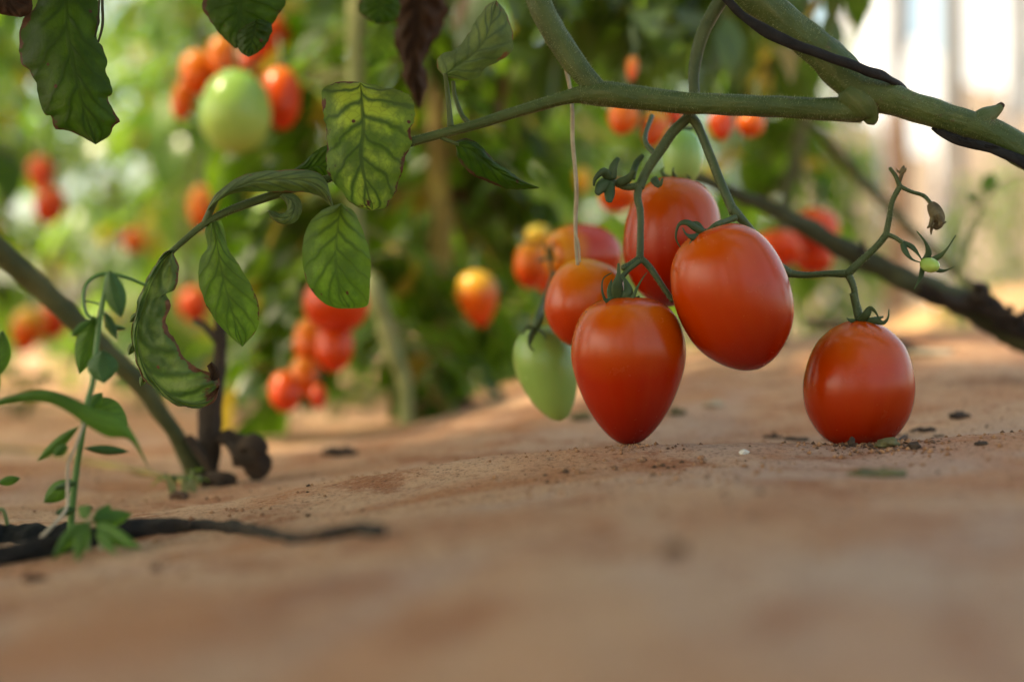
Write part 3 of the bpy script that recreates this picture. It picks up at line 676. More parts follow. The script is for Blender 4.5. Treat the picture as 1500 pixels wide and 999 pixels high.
# twine wound round the stem, and the hanging string
mb = MB()
tube(mb, [(1040, -30, .604, 5), (1064, -2, .602, 6), (1092, 26, .598, 7), (1130, 50, .594, 8), (1172, 68, .592, 8), (1212, 83, .592, 8), (1252, 97, .594, 7), (1288, 110, .598, 7), (1312, 122, .606, 6), (1326, 132, .612, 5)], sides=10, n=8, wob=.22, flat=.55)
tube(mb, [(1366, 188, .610, 3), (1384, 196, .603, 6), (1410, 207, .599, 7), (1446, 216, .597, 8), (1484, 230, .595, 9), (1540, 262, .594, 9)], sides=10, n=8, wob=.3, flat=.55)
for _ in range(26):
    t = random.random(); x, y = lerp(1380, 1490, t), lerp(196, 232, t)+rnd(-4, 4)
    tube(mb, [(x, y, .598, .7), (x+rnd(6, 16), y+rnd(-2, 8), .595, .5), (x+rnd(14, 30), y+rnd(2, 12), .596, .3)], sides=4, n=3)
tag(mb.build('twine', M['black']), 'black frayed twine wound round the thick green vine stem', 'twine')
mb = MB()
tube(mb, [(800, -20, .632, 2.6), (812, 30, .634, 2.6), (826, 90, .637, 2.8), (835, 130, .638, 3), (838, 160, .634, 3.2), (839, 210, .632, 3.2), (844, 270, .634, 3), (843, 330, .638, 3), (846, 388, .64, 2.6)], sides=7, n=8, wob=.12)
tube(mb, [(843, 340, .637, 1.6), (848, 360, .635, 1.4), (850, 384, .634, .8)], sides=5)
tag(mb.build('string', M['string']), 'thin pale string dangling from the branch past the orange tomatoes', 'string')

# ------------------------------------------------------------------ plant hanging in from above, left of the vine
ov = thing('tomato_plant', 'tomato plant hanging dark ragged leaves into the top of the view', 'tomato plant', tuple(P(200, -150, .63)))
mb = MB()
tube(mb, [(-160, -60, .64, 11), (0, -90, .63, 11), (150, -110, .63, 11), (330, -120, .64, 11), (520, -130, .66, 11), (700, -170, .7, 10)], sides=10)
for q in ([(95, -100, .63, 5), (97, -70, .62, 4), (96, -38, .612, 3)], [(350, -120, .64, 4), (360, -60, .64, 3), (362, -20, .64, 2.5)], [(5, -90, .63, 3), (0, -50, .61, 3), (0, -20, .605, 2)], [(560, -135, .66, 4), (560, -60, .70, 3), (556, -10, .70, 3)], [(600, -150, .67, 4), (612, -80, .72, 4), (614, -30, .73, 4)], [(148, -60, .612, 2), (150, 10, .61, 2.2), (150, 38, .61, 2.2), (144, 62, .611, 1.5)], [(146, -30, .612, 1.5), (144, 30, .611, 1.6), (139, 55, .611, 1)]): tube(mb, q, sides=8)
mb.build('stem', M['stem_dark'], ov)
leaf('leaf', [(95, -40), (66, -22), (56, 0), (50, 14), (38, 22), (30, 40), (28, 68), (30, 92), (42, 102), (46, 112), (55, 124), (57, 150), (66, 168), (76, 170), (80, 188), (96, 191), (115, 198), (140, 212)],
     [(95, -40), (97, 10), (102, 65), (112, 115), (124, 165), (140, 212)],
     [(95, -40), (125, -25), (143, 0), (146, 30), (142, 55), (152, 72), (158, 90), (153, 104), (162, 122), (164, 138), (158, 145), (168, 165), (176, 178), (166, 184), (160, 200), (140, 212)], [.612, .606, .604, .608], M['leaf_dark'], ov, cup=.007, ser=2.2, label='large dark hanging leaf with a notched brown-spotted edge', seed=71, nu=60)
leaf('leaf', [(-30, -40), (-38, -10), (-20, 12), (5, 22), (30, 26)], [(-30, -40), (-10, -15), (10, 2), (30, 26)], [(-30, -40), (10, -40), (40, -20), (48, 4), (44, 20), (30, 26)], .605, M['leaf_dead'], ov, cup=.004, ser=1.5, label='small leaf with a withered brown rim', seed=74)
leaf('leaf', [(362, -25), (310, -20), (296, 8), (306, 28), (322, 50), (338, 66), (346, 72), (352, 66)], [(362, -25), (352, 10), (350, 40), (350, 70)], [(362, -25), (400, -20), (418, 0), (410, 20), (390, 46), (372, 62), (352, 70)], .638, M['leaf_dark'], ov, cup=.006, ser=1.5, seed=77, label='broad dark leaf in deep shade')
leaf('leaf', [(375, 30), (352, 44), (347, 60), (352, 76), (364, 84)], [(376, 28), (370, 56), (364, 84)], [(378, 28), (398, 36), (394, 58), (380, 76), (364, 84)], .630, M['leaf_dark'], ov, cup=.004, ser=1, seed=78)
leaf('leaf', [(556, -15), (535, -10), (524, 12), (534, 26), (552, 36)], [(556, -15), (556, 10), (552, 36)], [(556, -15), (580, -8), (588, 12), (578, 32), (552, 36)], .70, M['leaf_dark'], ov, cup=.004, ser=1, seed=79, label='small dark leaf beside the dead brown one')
leaf('leaf', [(614, -35), (584, -20), (576, 10), (580, 40), (578, 62), (588, 90), (590, 115), (600, 136), (612, 160)], [(614, -35), (612, 20), (606, 70), (608, 120), (616, 160)], [(614, -35), (645, -20), (656, 10), (650, 36), (640, 55), (630, 75), (622, 95), (626, 125), (616, 160)], .735, M['leaf_dead'], ov, cup=.010, bump=.004, ser=5, label='shrivelled dead brown leaf hanging down', seed=81)
leaf('leaf', [(560, 30), (535, 50), (530, 80), (542, 100)], [(562, 30), (556, 62), (542, 100)], [(565, 30), (585, 48), (584, 78), (542, 100)], .80, M['leaf_green'], ov, cup=.005, ser=1, seed=83)

# ------------------------------------------------------------------ slanted plant at the left and the woody vine at the right
sp_ = thing('tomato_plant', 'tomato plant with a leaning brown-green stem rising from the bed', 'tomato plant', tuple(P(290, 698, .78)))
mb = MB(); tube(mb, [(-120, 250, .72, 17), (0, 368, .74, 17), (60, 422, .75, 16.5), (110, 470, .755, 15.5), (160, 520, .76, 15), (205, 562, .765, 14), (240, 612, .77, 12), (265, 650, .775, 12), (286, 695, .78, 15), (294, 725, .78, 18)], sides=14, n=8, wob=.1); mb.build('stem', M['stem_brown'], sp_)
mb = MB(); tube(mb, [(325, 440, .81, 9), (322, 520, .80, 10), (316, 560, .795, 13), (308, 610, .79, 18), (306, 655, .785, 17), (304, 705, .785, 18), (304, 728, .785, 19)], sides=12, wob=.15)
tube(mb, [(318, 500, .80, 6), (300, 478, .805, 5), (285, 470, .81, 4)], sides=8)
mb.build('dead_side_stem', M['dead'], sp_)
mb = MB(); tube(mb, [(318, 640, .785, 5), (334, 642, .78, 11), (350, 652, .775, 17), (366, 668, .77, 19), (376, 686, .77, 16), (380, 700, .77, 10)], sides=16, n=9, wob=.6); tube(mb, [(300, 712, .765, 12), (325, 706, .763, 15), (345, 708, .763, 9)], sides=12, n=8, wob=.6); tube(mb, [(352, 660, .768, 9), (372, 650, .766, 10), (386, 664, .766, 7)], sides=12, n=8, wob=.6); tube(mb, [(275, 640, .77, 6), (300, 672, .768, 7), (320, 705, .77, 6)], sides=8, wob=.2); mb.build('root_stump', M['dead'], sp_)
wv = thing('tomato_vine', 'dark woody tomato vine sloping down to the ground behind the bare fork', 'tomato vine', tuple(P(1500, 490, .86)))
vr = [(1000, 250, .90, 8), (1080, 285, .885, 9), (1130, 306, .88, 11), (1180, 332, .875, 13), (1240, 366, .87, 15), (1300, 397, .865, 16), (1360, 424, .86, 18), (1420, 448, .86, 20), (1470, 478, .86, 22), (1530, 505, .855, 24), (1620, 540, .85, 26)]
mb = MB(); tube(mb, vr, sides=14, n=8, wob=.2); mb.build('stem', M['stem_dark'], wv)
mb = MB()
for q in ([(1330, 412, .862, 12), (1390, 440, .855, 15), (1440, 450, .85, 16), (1490, 478, .85, 14), (1530, 500, .85, 12)], [(1432, 440, .845, 13), (1440, 424, .844, 9), (1428, 418, .843, 5)], [(1470, 465, .845, 8), (1482, 448, .843, 4)], [(1488, 470, .845, 9), (1500, 462, .843, 6), (1510, 450, .84, 3)], [(1262, 372, .86, 4), (1264, 352, .858, 2)]): tube(mb, q, sides=9, wob=.55)
mb.build('black_bark', M['blackdust'], wv)
mb = MB()
tube(mb, [(1140, 130, 1.25, 4), (1212, 205, 1.2, 7), (1262, 262, 1.2, 8), (1310, 312, 1.18, 8), (1372, 372, 1.15, 8), (1460, 450, 1.1, 9), (1560, 520, 1.1, 10)], sides=10, wob=.12)
tag(mb.build('vine_stem', M['stem_brown']), 'thin blurred brown vine stem sloping parallel behind the dark woody vine', 'vine stem')
mb = MB()
for q in ([(1180, 470, 1.02, 5), (1260, 488, 1.0, 8), (1330, 520, .99, 12), (1400, 545, .98, 14), (1470, 560, .97, 12)], [(1300, 500, 1.0, 6), (1370, 520, .99, 10), (1450, 528, .98, 12), (1520, 530, .97, 12)]): tube(mb, q, sides=10, wob=.5)
tag(mb.build('dead_branch', M['dead']), 'dead broken vine branch lying on the bed under the woody vine', 'branch')

# ------------------------------------------------------------------ weeds at the left
wd = thing('weed', 'tall green weed with smooth oval leaves beside the torn black plastic', 'weed', tuple(P(103, 782, 0.545)))
mb = MB(); wst = [(102, 790, 0.545, 5.07), (106, 740, 0.543, 5.07), (112, 690, 0.542, 4.68), (120, 640, 0.541, 4.29), (128, 590, 0.541, 4.29), (136, 560, 0.542, 3.90), (140, 520, 0.544, 3.90), (146, 470, 0.547, 3.90), (152, 435, 0.548, 3.51), (158, 400, 0.550, 2.73)]
tube(mb, wst, sides=10, n=7)
tube(mb, [(146, 470, 0.547, 2.73), (128, 462, 0.548, 2.73), (122, 440, 0.550, 2.73), (126, 418, 0.552, 2.73), (142, 404, 0.554, 2.73), (165, 402, 0.556, 2.73), (190, 408, 0.558, 2.50), (214, 418, 0.560, 1.95)], sides=8)
tube(mb, [(152, 448, 0.548, 1.72), (138, 443, 0.549, 1.56), (124, 440, 0.550, 1.56)], sides=6)
mb.build('stem', plain_mat('weed_stem', (.06, .15, .03), (.10, .20, .06), 40, .5, .2, .0006), wd)
mb = MB(); tube(mb, [(128, 606, 0.535, 2.2), (112, 650, 0.532, 2.2), (100, 680, 0.530, 2.4), (99, 715, 0.529, 2.4), (97, 745, 0.527, 2.5), (75, 772, 0.522, 3), (48, 798, 0.518, 3)], sides=7, n=6); mb.build('dry_stalk', M['straw'], wd)
for a in [((160, 396), (178, 466), 30, 0.540, 'weed_dark'), ((138, 462), (116, 548), 32, 0.545, 'weed_leaf'), ((150, 512), (152, 562), 46, 0.535, 'weed_dark'), ((152, 455), (172, 497), 14, 0.540, 'weed_dark'), ((152, 478), (186, 482), 8, 0.550, 'weed_dark'),
          ((136, 468), (104, 492), 14, 0.540, 'weed_leaf'), ((126, 588), (188, 622), 44, 0.552, 'weed_leaf'), ((116, 624), (54, 676), 16, 0.538, 'weed_leaf'), ((122, 656), (190, 662), 15, 0.538, 'weed_dark'),
          ((108, 702), (64, 736), 28, 0.545, 'weed_leaf'), ((114, 706), (78, 716), 10, 0.535, 'weed_dark'), ((100, 652), (78, 668), 16, 0.530, 'weed_leaf'), ((130, 600), (150, 575), 18, 0.546, 'weed_leaf'), ((112, 745), (80, 752), 14, 0.540, 'weed_dark')]:
    oval_leaf('leaf', a[0], a[1], a[2], a[3], M[a[4]], wd, bump=.0004, cup=.003, d2=a[3]+rnd(-.006, .006))
leaf('leaf', [(-60, 600), (-20, 590), (30, 576), (62, 570), (100, 580), (140, 598), (172, 606), (192, 630), (204, 652), (220, 690)], [(-60, 602), (-20, 594), (30, 582), (70, 581), (110, 597), (150, 618), (185, 636), (200, 655), (220, 690)],
     [(-60, 605), (-20, 599), (30, 590), (66, 590), (100, 604), (128, 624), (158, 640), (186, 642), (202, 660), (220, 690)], [0.520, 0.512, 0.510, 0.515], M['weed_leaf'], wd, cup=.003, ser=.3, bump=.0004, label='long arching green blade crossing the stem')
tag(sd := thing('seedling', 'small bright green sprig leaning in beside the tall weed', 'seedling', tuple(P(-30, 800, .56))), None, None)
mb = MB(); tube(mb, [(-30, 810, .56, 4), (-40, 700, .56, 4), (-30, 600, .56, 4), (-12, 545, .56, 3)], sides=8); tube(mb, [(-38, 712, .56, 2.5), (-15, 708, .56, 2), (0, 706, .56, 2)], sides=6); tube(mb, [(-30, 805, .56, 3), (0, 745, .562, 3), (14, 780, .565, 3), (22, 806, .565, 2.5)], sides=6); mb.build('stem', M['stem_pale'], sd)
for a in [((-8, 555), (4, 484), 34, .56), ((-4, 708), (30, 700), 14, .56), ((18, 800), (30, 790), 12, .565), ((-20, 620), (-6, 520), 26, .565)]: oval_leaf('leaf', a[0], a[1], a[2], a[3], M['weed_leaf'], sd, bump=.0003, cup=.002)
rs_ = thing('weed', 'low rosette of pointed green leaves on the black strip', 'weed', tuple(P(128, 800, .50)))
rd = ground_at(128, 806).y
for a in [((128, 764), (76, 820), 22), ((130, 768), (112, 824), 22), ((138, 766), (208, 803), 25), ((134, 760), (194, 752), 28), ((130, 758), (114, 742), 22), ((138, 758), (162, 738), 18), ((124, 768), (94, 794), 20), ((142, 772), (172, 812), 18)]:
    d2 = min(rd+.01, ground_at(a[1][0], a[1][1]+4).y-.004) if a[1][1] > 780 else rd+.012
    oval_leaf('leaf', a[0], a[1], a[2], rd-.004, M['weed_leaf'], rs_, d2=d2, bump=.0004, cup=.003, peak=.4, arch=3)
mb = MB(); tube(mb, [(130, 812, rd, 4), (129, 782, rd, 4), (130, 764, rd-.002, 5)], sides=8); mb.build('stem', M['stem_pale'], rs_)
mb = MB(); tube(mb, [(146, 784, rd-.012, 4), (150, 794, rd-.014, 4.5), (147, 806, rd-.016, 3)], sides=7, wob=.3); mb.build('dry_flower', M['straw'], rs_)

# black strip on the ground and torn plastic at the planting hole
def on_ground(px, py, lift=0):
    q = ground_at(px, py); return Vector((q.x, q.y, q.z+lift))
mb = MB(); pts = []
for px, py, r in [(-90, 842, 16), (0, 826, 15), (60, 814, 15), (130, 800, 15), (200, 786, 13), (270, 777, 11), (330, 777, 10), (390, 786, 9), (440, 794, 9), (490, 788, 10), (530, 782, 12), (560, 786, 9)]:
    q = on_ground(px, py); rr = PX(r*1.0, q.y); pts.append((q.x, q.y, q.z+rr*.6, rr))
tube_w(mb, pts, sides=14, n=12, wob=.42)
tag(mb.build('black_strip', M['blackdust']), 'black crumbling strip lying along the dusty ground by the weeds', 'strip')
mb = MB(); vs = []
for i in range(31):
    for j in range(7):
        u = i/30; px = -60+168*u
        q = on_ground(px, 806-14*u)
        h = (.0085+.003*noise.noise(Vector((u*7, 0, 3))))*(1-.45*u)*math.sin(math.pi*(j+.15)/6.6)*sstep(1.02, .9, u)
        vs.append((q.x, q.y+.006+j*.004+.003*noise.noise(Vector((u*9, j*.7, 0))), q.z-.001+h+.0016*noise.noise(Vector((u*13, j, 5)))))
mb.add(vs, [(i*7+j, i*7+j+1, (i+1)*7+j+1, (i+1)*7+j) for i in range(30) for j in range(6)])
tag(mb.build('plastic_scrap', M['black']), 'crumpled torn black plastic round the foot of the tall weed', 'plastic')
mb = MB(); pts = []
for px, py, r in [(-40, 655, 4), (60, 664, 4), (130, 680, 5), (200, 692, 5), (262, 706, 5), (300, 712, 4)]:
    q = on_ground(px, py); rr = PX(r, q.y); pts.append((q.x, q.y, q.z+rr*.5, rr))
tube_w(mb, pts, sides=8, n=6, wob=.2)
tag(mb.build('dry_runner', M['stem_yellow']), 'thin dry stem lying on the bed behind the tall weed', 'stem')

# small litter, each bit its own thing
def bit(name, label, cat, px, py, w, h, mat, group=None, curl=.5, seed=0):
    q = on_ground(px, py); rs = random.Random(seed+px); mb = MB(); ww = PX(w*.5, q.y); hh = PX(h, q.y); vs = []
    for i in range(9):
        for j in range(7):
            u = i/8*2-1; v = j/6*2-1
            k = math.sqrt(max(0, 1-.85*abs(u)**2.2)); n1 = noise.noise(Vector((u*1.7+px, v*1.7, seed)))
            vs.append((q.x+u*ww+.12*ww*n1, q.y+v*ww*.55*k, q.z+hh*(.15+.75*(1-v*v)*k*curl*(1+n1)+.5*max(0, noise.noise(Vector((u*2.4+px, v*2.2, seed+4)))))))
    mb.add(vs, [(i*7+j, (i+1)*7+j, (i+1)*7+j+1, i*7+j+1) for i in range(8) for j in range(6)])
    o = mb.build(name, mat, origin=tuple(q), smooth=True); md = o.modifiers.new('thick', 'SOLIDIFY'); md.thickness = hh*.25; md.offset = -1
    return tag(o, label, cat, group)
def clod(label, px, py, w, h, mat, cat='soil clod', group=None, name='soil_clod', seed=0):
    q = on_ground(px, py); r = PX(w*.5, q.y); hz = PX(h, q.y); bm = bmesh.new(); bmesh.ops.create_icosphere(bm, subdivisions=3, radius=1)
    for v in bm.verts:
        n1 = noise.noise(v.co*1.6+Vector((px, seed, 0)))*.45+noise.noise(v.co*4+Vector((px, seed, 3)))*.2
        v.co = v.co*(1+n1); v.co.x *= r; v.co.y *= r*.8; v.co.z *= hz*.6
    me = bpy.data.meshes.new(name); bm.to_mesh(me); bm.free(); me.materials.append(mat)
    o = bpy.data.objects.new(name, me); link(o); o.location = (q.x, q.y, q.z+hz*.3)
    return tag(o, label, cat, group)
bit('leaf_fragment', 'olive dried leaf fragment flat on the ground before the lone red tomato', 'leaf fragment', 1284, 697, 84, 17, M['litter_green'], seed=1)
clod('grey-green crumb of soil touching the base of the lone tomato', 1300, 655, 38, 14, M['litter_green'], seed=2)
clod('dark pointed crumb under the lone tomato', 1248, 654, 12, 15, M['litter_dark'], seed=3)
clod('dark rounded crumb just beyond the grey-green one', 1338, 657, 20, 11, M['litter_dark'], seed=4)
bit('leaf_fragment', 'dark curled leaf scrap on the slope past the lone tomato', 'leaf fragment', 1406, 613, 32, 15, M['litter_dark'], seed=5)
bit('leaf_fragment', 'small black leaf scrap lying alone on the rising ground', 'leaf fragment', 1437, 652, 20, 9, M['litter_dark'], seed=6)
bit('leaf_fragment', 'flat dark scrap between the two standing tomatoes', 'leaf fragment', 1132, 642, 30, 8, M['litter_dark'], seed=7)
bit('leaf_fragment', 'thin dark scrap near the shaded side of the lone tomato', 'leaf fragment', 1166, 645, 36, 8, M['litter_dark'], seed=8)
bit('leaf_fragment', 'twisted dark scrap just behind the lone tomato', 'leaf fragment', 1358, 632, 26, 10, M['litter_dark'], seed=9)
bit('leaf_fragment', 'tiny dark scrap on the slope below the curled one', 'leaf fragment', 1376, 640, 18, 5, M['litter_dark'], seed=10)
mb = MB(); pts = []
for px, py, r in [(1312, 648, 2.2), (1326, 640, 2.2), (1338, 632, 2.4), (1350, 628, 2)]:
    q = on_ground(px, py); pts.append((q.x, q.y, q.z+PX(r, q.y)*.8, PX(r, q.y)))
tube_w(mb, pts, sides=7, wob=.3); tag(mb.build('twig', M['litter_dark']), 'short dark twig leaning from the lone tomato', 'twig')
clod('pale white crumb on the crest between the standing tomatoes', 1090, 665, 13, 8, M['pebble'], seed=11, name='pebble', cat='pebble')
clod('blurred brown clod alone on the near bare ground', 988, 812, 36, 20, M['clod'], seed=12)
bit('leaf_fragment', 'dark curled leaf scrap on the bed beyond the leaning stem', 'leaf fragment', 498, 668, 52, 22, M['litter_dark'], seed=13)
bit('leaf_fragment', 'greenish scrap beside the tip of the heart-shaped tomato', 'leaf fragment', 992, 608, 24, 16, M['litter_green'], seed=14)
bit('leaf_fragment', 'olive scrap at the foot of the unripe green tomato', 'leaf fragment', 850, 617, 34, 24, M['litter_green'], seed=15)
clod('dark clod near the foot of the leaning stem', 262, 732, 28, 14, M['clod'], seed=16)
clod('small reddish clod on the bare ground below the black strip', 228, 835, 16, 10, M['clod'], seed=17)
clod('low reddish clod on the near bare ground at the edge', 48, 850, 34, 10, M['clod'], seed=18)
bit('leaf_fragment', 'pale leaf scrap on the bed behind the heart-shaped tomato', 'leaf fragment', 1046, 596, 30, 14, M['straw'], seed=19)
bit('leaf_fragment', 'pale dry leaf lying under the dead branch', 'leaf fragment', 1360, 520, 70, 14, M['straw'], seed=20)

# ------------------------------------------------------------------ plants behind
def leaflet_geo(mb, base, dr, up, ln, wd, r, mi=0):
    side = dr.cross(up).normalized(); nrm = side.cross(dr).normalized()
    vs = []; rows = [(0, .10), (.18, .62), (.42, 1.0), (.66, .82), (.86, .42), (1, .0)]
    dro = rnd(.15, .5); fold = rnd(.05, .3)
    for t, w in rows:
        c = base+dr*(ln*t)-nrm*(dro*ln*t*t)
        a = w*wd*.5
        vs += [c-side*a+nrm*a*fold*2*rnd(.6, 1.3), c, c+side*a*rnd(.9, 1.1)+nrm*a*fold*2]
    fs = []
    for i in range(len(rows)-1):
        for j in range(2): fs.append((i*3+j, i*3+j+1, i*3+j+4, i*3+j+3))
    mb.add(vs, fs, [(r, t/5) for t in range(6) for _ in range(3)], mi)

def compound(mb, sb, base, az, ln, rise, scale=1.0, keep=None):
    d0 = Vector((math.cos(az), math.sin(az), rise)).normalized()
    pts = []; p = base.copy(); d = d0.copy()
    for i in range(7):
        pts.append(p.copy()); d = (d+Vector((0, 0, -.20))).normalized(); p = p+d*(ln/6)
    if keep and not all(keep(q) for q in pts): return
    tube_w(sb, [(*q, .0019*(1-.75*i/6)*scale) for i, q in enumerate(pts)], sides=4, n=2, wob=0)
    for i in range(2, 7):
        dd = (pts[i]-pts[i-1]).normalized(); sd_ = dd.cross(Vector((0, 0, 1))).normalized()
        L0 = ln*rnd(.30, .44)
        if i == 6: leaflet_geo(mb, pts[i], (dd+Vector((0, 0, -.15))).normalized(), Vector((0, 0, 1)), L0*1.15, L0*rnd(.55, .75), random.random()); continue
        for s in (-1, 1):
            if random.random() < .12: continue
            dr = (sd_*s+dd*rnd(.2, .7)+Vector((0, 0, rnd(-.7, .1)))).normalized()
            leaflet_geo(mb, pts[i]+dr*.008, dr, Vector((rnd(-.5, .5), rnd(-.5, .5), 1)).normalized(), L0*rnd(.65, 1), L0*rnd(.4, .6), random.random())

def make_plant(h, nl, low, scale, seed, fmat, smat):
    random.seed(seed); f = MB(); s = MB(); br = MB()
    ph = rnd(0, 6); pts = []
    for i in range(9):
        t = i/8; pts.append((.05*math.sin(t*4+ph), .05*math.cos(t*3.3+ph)-.02, h*t-.02, .0085*(1-.5*t)))
    P3, _ = tube_w(s, pts, sides=8, n=4, wob=.12)
    for i in range(nl):
        t = lerp(low, .98, (i+random.random())/nl); k = min(int(t*(len(P3)-1)), len(P3)-1)
        compound(f, s, P3[k], i*2.4+rnd(-.6, .6), rnd(.16, .27)*scale, rnd(-.1, .7), scale)
    return f, s
PROTO = []
for k, (h, nl, low, sc) in enumerate([(1.5, 66, .05, .84), (1.35, 60, .03, .90), (1.6, 72, .08, .80), (1.45, 60, .03, .92)]):
    f, s = make_plant(h, nl, low, sc, 100+k, None, None); PROTO.append((f, s))
meshes = {}
def plant(x, y, k, fm, label, group=None, rz=0.0, sc=1.0, stem='stem_pale'):
    z = zg(x, y)-.005
    root = thing('tomato_plant', label, 'tomato plant', (x, y, z), group); root.rotation_euler.z = rz; root.scale = (sc, sc, sc)
    key = (k, fm, stem)
    if key not in meshes:
        f, s = PROTO[k]
        fo = f.build('foliage', M[fm], None, origin=(0, 0, 0)); so = s.build('stem', M[stem], None, origin=(0, 0, 0)); fo.parent = root; so.parent = root
        meshes[key] = (fo, so)
    else:
        for o in meshes[key]:
            c = o.copy(); C.objects.link(c); c.parent = root
    return root
random.seed(21)
GB = 'tomato plants in the rows behind'
LB = 'leafy green tomato plant in the blurred rows behind the vine'
rows = [
    (1.85, [-.72, -.33, .05]),
    (2.5, [-1.0, -.62, -.20, .22]),
    (3.3, [-1.25, -.80, -.35, .10, .46]),
    (4.4, [-1.6, -1.0, -.5, .05, .50, .80]),
    (6.2, [-2.6, -2.0, -1.4, -.8, -.2, .4]),
    (9, [-3.6, -2.4, -1.3, -.3, .5]),
]
for y, xl in rows:
    for x in xl: plant(x+rnd(-.06, .06), y+rnd(-.15, .15), random.randrange(4), 'fol_far' if y > 2 else 'fol_mid', LB, GB, rnd(0, 6.28), rnd(.85, 1.12)*(1 if y < 4 else 1+.09*(y-3)))

for x in (-1.5, -.95, -.35, .2): plant(x, -1.25+rnd(-.1, .1), random.randrange(4), 'fol_mid', 'added unseen tomato plant behind the camera toning down the front light', 'added tomato plants behind the camera', rnd(0, 6.28), 1.1)  # unseen row added behind the camera to darken the fruit's front

for x, y in ((-1.15, 1.25), (-1.35, 1.7), (-1.0, 1.55)): plant(x, y, random.randrange(4), 'fol_mid', LB, GB, rnd(0, 6.28), 1.05)  # out of frame, added to throw shade on the far bed
# two nearer plants whose bare lower stems stand in view
def near_plant(label, pts, mat, seed, low_leaves, fm='fol_mid', top=1.2):
    random.seed(seed); base = P(*pts[-1][:3]); root = thing('tomato_plant', label, 'tomato plant', tuple(base))
    s = MB(); f = MB()
    w = [(*P(a, b, d), PX(r, d)) for a, b, d, r in pts]; t0 = Vector(w[0][:3]); 
    w = [(t0.x-.05, t0.y+.05, CAMZ+top, .006), (t0.x-.02, t0.y+.03, CAMZ+.55*top, .008), (t0.x, t0.y+.01, CAMZ+.3*top, .009)]+w
    P3, _ = tube_w(s, w, sides=12, n=8, wob=.12)
    n = len(P3)
    for i in range(56):
        q = P3[int(rnd(0, .42)*n)]
        compound(f, s, q, rnd(.1, 3.0), rnd(.10, .165), rnd(-.2, .6), keep=lambda v: v.y > t0.y-.03 and 750+v.x/v.y*FPX < 1215)
    for i in range(low_leaves):
        q = P3[int(rnd(.42, .75)*n)]; compound(f, s, q, rnd(.3, 2.8), rnd(.10, .16), rnd(-.2, .5), keep=lambda v: v.y > t0.y-.03 and 750+v.x/v.y*FPX < 1215)
    s.build('stem', mat, root); f.build('foliage', M[fm], root); return root
plant(1.62, 4.7, 2, 'fol_far', 'low bright green tomato plant alone before the white wall', None, 1.0, .42)
plant(1.13, 4.5, 1, 'fol_far', 'young slim tomato plant at the open end of the rows', None, 2.0, .55)
plant(.40, 1.80, 0, 'fol_mid', 'short bushy tomato plant low behind the lone red tomato', None, .6, .20)
plant(.66, 2.05, 3, 'fol_far', 'short pale tomato plant low beside the wooden stake', None, 2.6, .19)
near_plant('tomato plant with a pale green bare lower stem behind the oval leaflet', [(520, 330, 1.12, 11), (545, 420, 1.1, 13), (562, 470, 1.1, 13), (575, 515, 1.1, 14), (592, 560, 1.1, 11), (596, 622, 1.1, 11)], M['stem_pale'], 301, 5)
near_plant('tomato plant with a yellowing brown stem standing on dark soil', [(640, 220, 1.24, 15), (648, 320, 1.22, 16), (644, 400, 1.22, 17), (655, 470, 1.22, 16), (650, 540, 1.22, 17), (648, 605, 1.22, 20)], M['stem_yellow'], 302, 6)
near_plant('tomato plant filling the gap above the forked stalk with dark leaves', [(1180, 150, 1.35, 10), (1150, 300, 1.35, 11), (1140, 430, 1.35, 11), (1145, 545, 1.35, 12)], M['stem_brown'], 303, 12)
clod('dark mound of soil round the yellowing stem', 652, 603, 110, 26, M['clod'], seed=30)  # broad dark mound at the stem's foot

def low_weed(label, px, py, n, ln, seed, fm='fol_far'):
    random.seed(seed); q = ground_at(px, py); f = MB(); s = MB(); root = thing('weed', label, 'weed', tuple(q))
    for i in range(n):
        a = 6.28*i/n+rnd(-.3, .3); b = q+Vector((.006*math.cos(a), .006*math.sin(a), 0)); tip = b+Vector((ln*.35*math.cos(a), ln*.35*math.sin(a), ln*rnd(.5, .9)))
        tube_w(s, [(*b, .0012), (*(b.lerp(tip, .5)+Vector((0, 0, .004))), .001), (*tip, .0007)], sides=5, n=3)
        for k in range(3): leaflet_geo(f, tip, Vector((math.cos(a+k*1.3-1.3), math.sin(a+k*1.3-1.3), rnd(-.2, .5))).normalized(), Vector((0, 0, 1)), ln*rnd(.35, .6), ln*rnd(.25, .4), random.random()*.9+.05)
    f.build('foliage', M[fm], root); s.build('stem', M['stem_pale'], root)
low_weed('low lime green weed under the red tomato cluster by the pale stem', 492, 612, 9, .030, 401)
low_weed('low green weed between the dead stump and the red cluster', 362, 612, 14, .040, 402)
low_weed('low green weed at the foot of the pale bare stem', 540, 600, 10, .035, 403, 'fol_mid')
low_weed('tiny green weed on the bed before the leaning stem', 268, 722, 6, .012, 404, 'fol_mid')
low_weed('straggly green weed on the far bed beyond the tall weed', 30, 610, 12, .05, 405, 'fol_mid')
low_weed('straggly green weed on the far bed past the leaning stem', 205, 604, 12, .05, 406, 'fol_mid')

# seedling at the open side
sg = thing('seedling', 'tiny seedling with two round leaves against the bright gap', 'seedling', tuple(P(1408, 470, 1.0)))
mb = MB(); tube(mb, [(1408, 478, 1.0, 4), (1406, 420, 1.0, 4.5), (1420, 350, 1.0, 4), (1440, 300, 1.0, 3), (1450, 275, 1.0, 2.5)], sides=8); tube(mb, [(1440, 300, 1.0, 2.5), (1428, 292, 1.0, 2)], sides=6); tube(mb, [(1450, 280, 1.0, 2), (1480, 262, 1.0, 2), (1520, 256, 1.0, 2)], sides=6)
mb.build('stem', M['stem_pale'], sg)
for a in [((1446, 288), (1452, 252), 26), ((1434, 296), (1418, 284), 16)]: oval_leaf('leaf', a[0], a[1], a[2], 1.0, M['weed_leaf'], sg, bump=.0003, cup=.003)

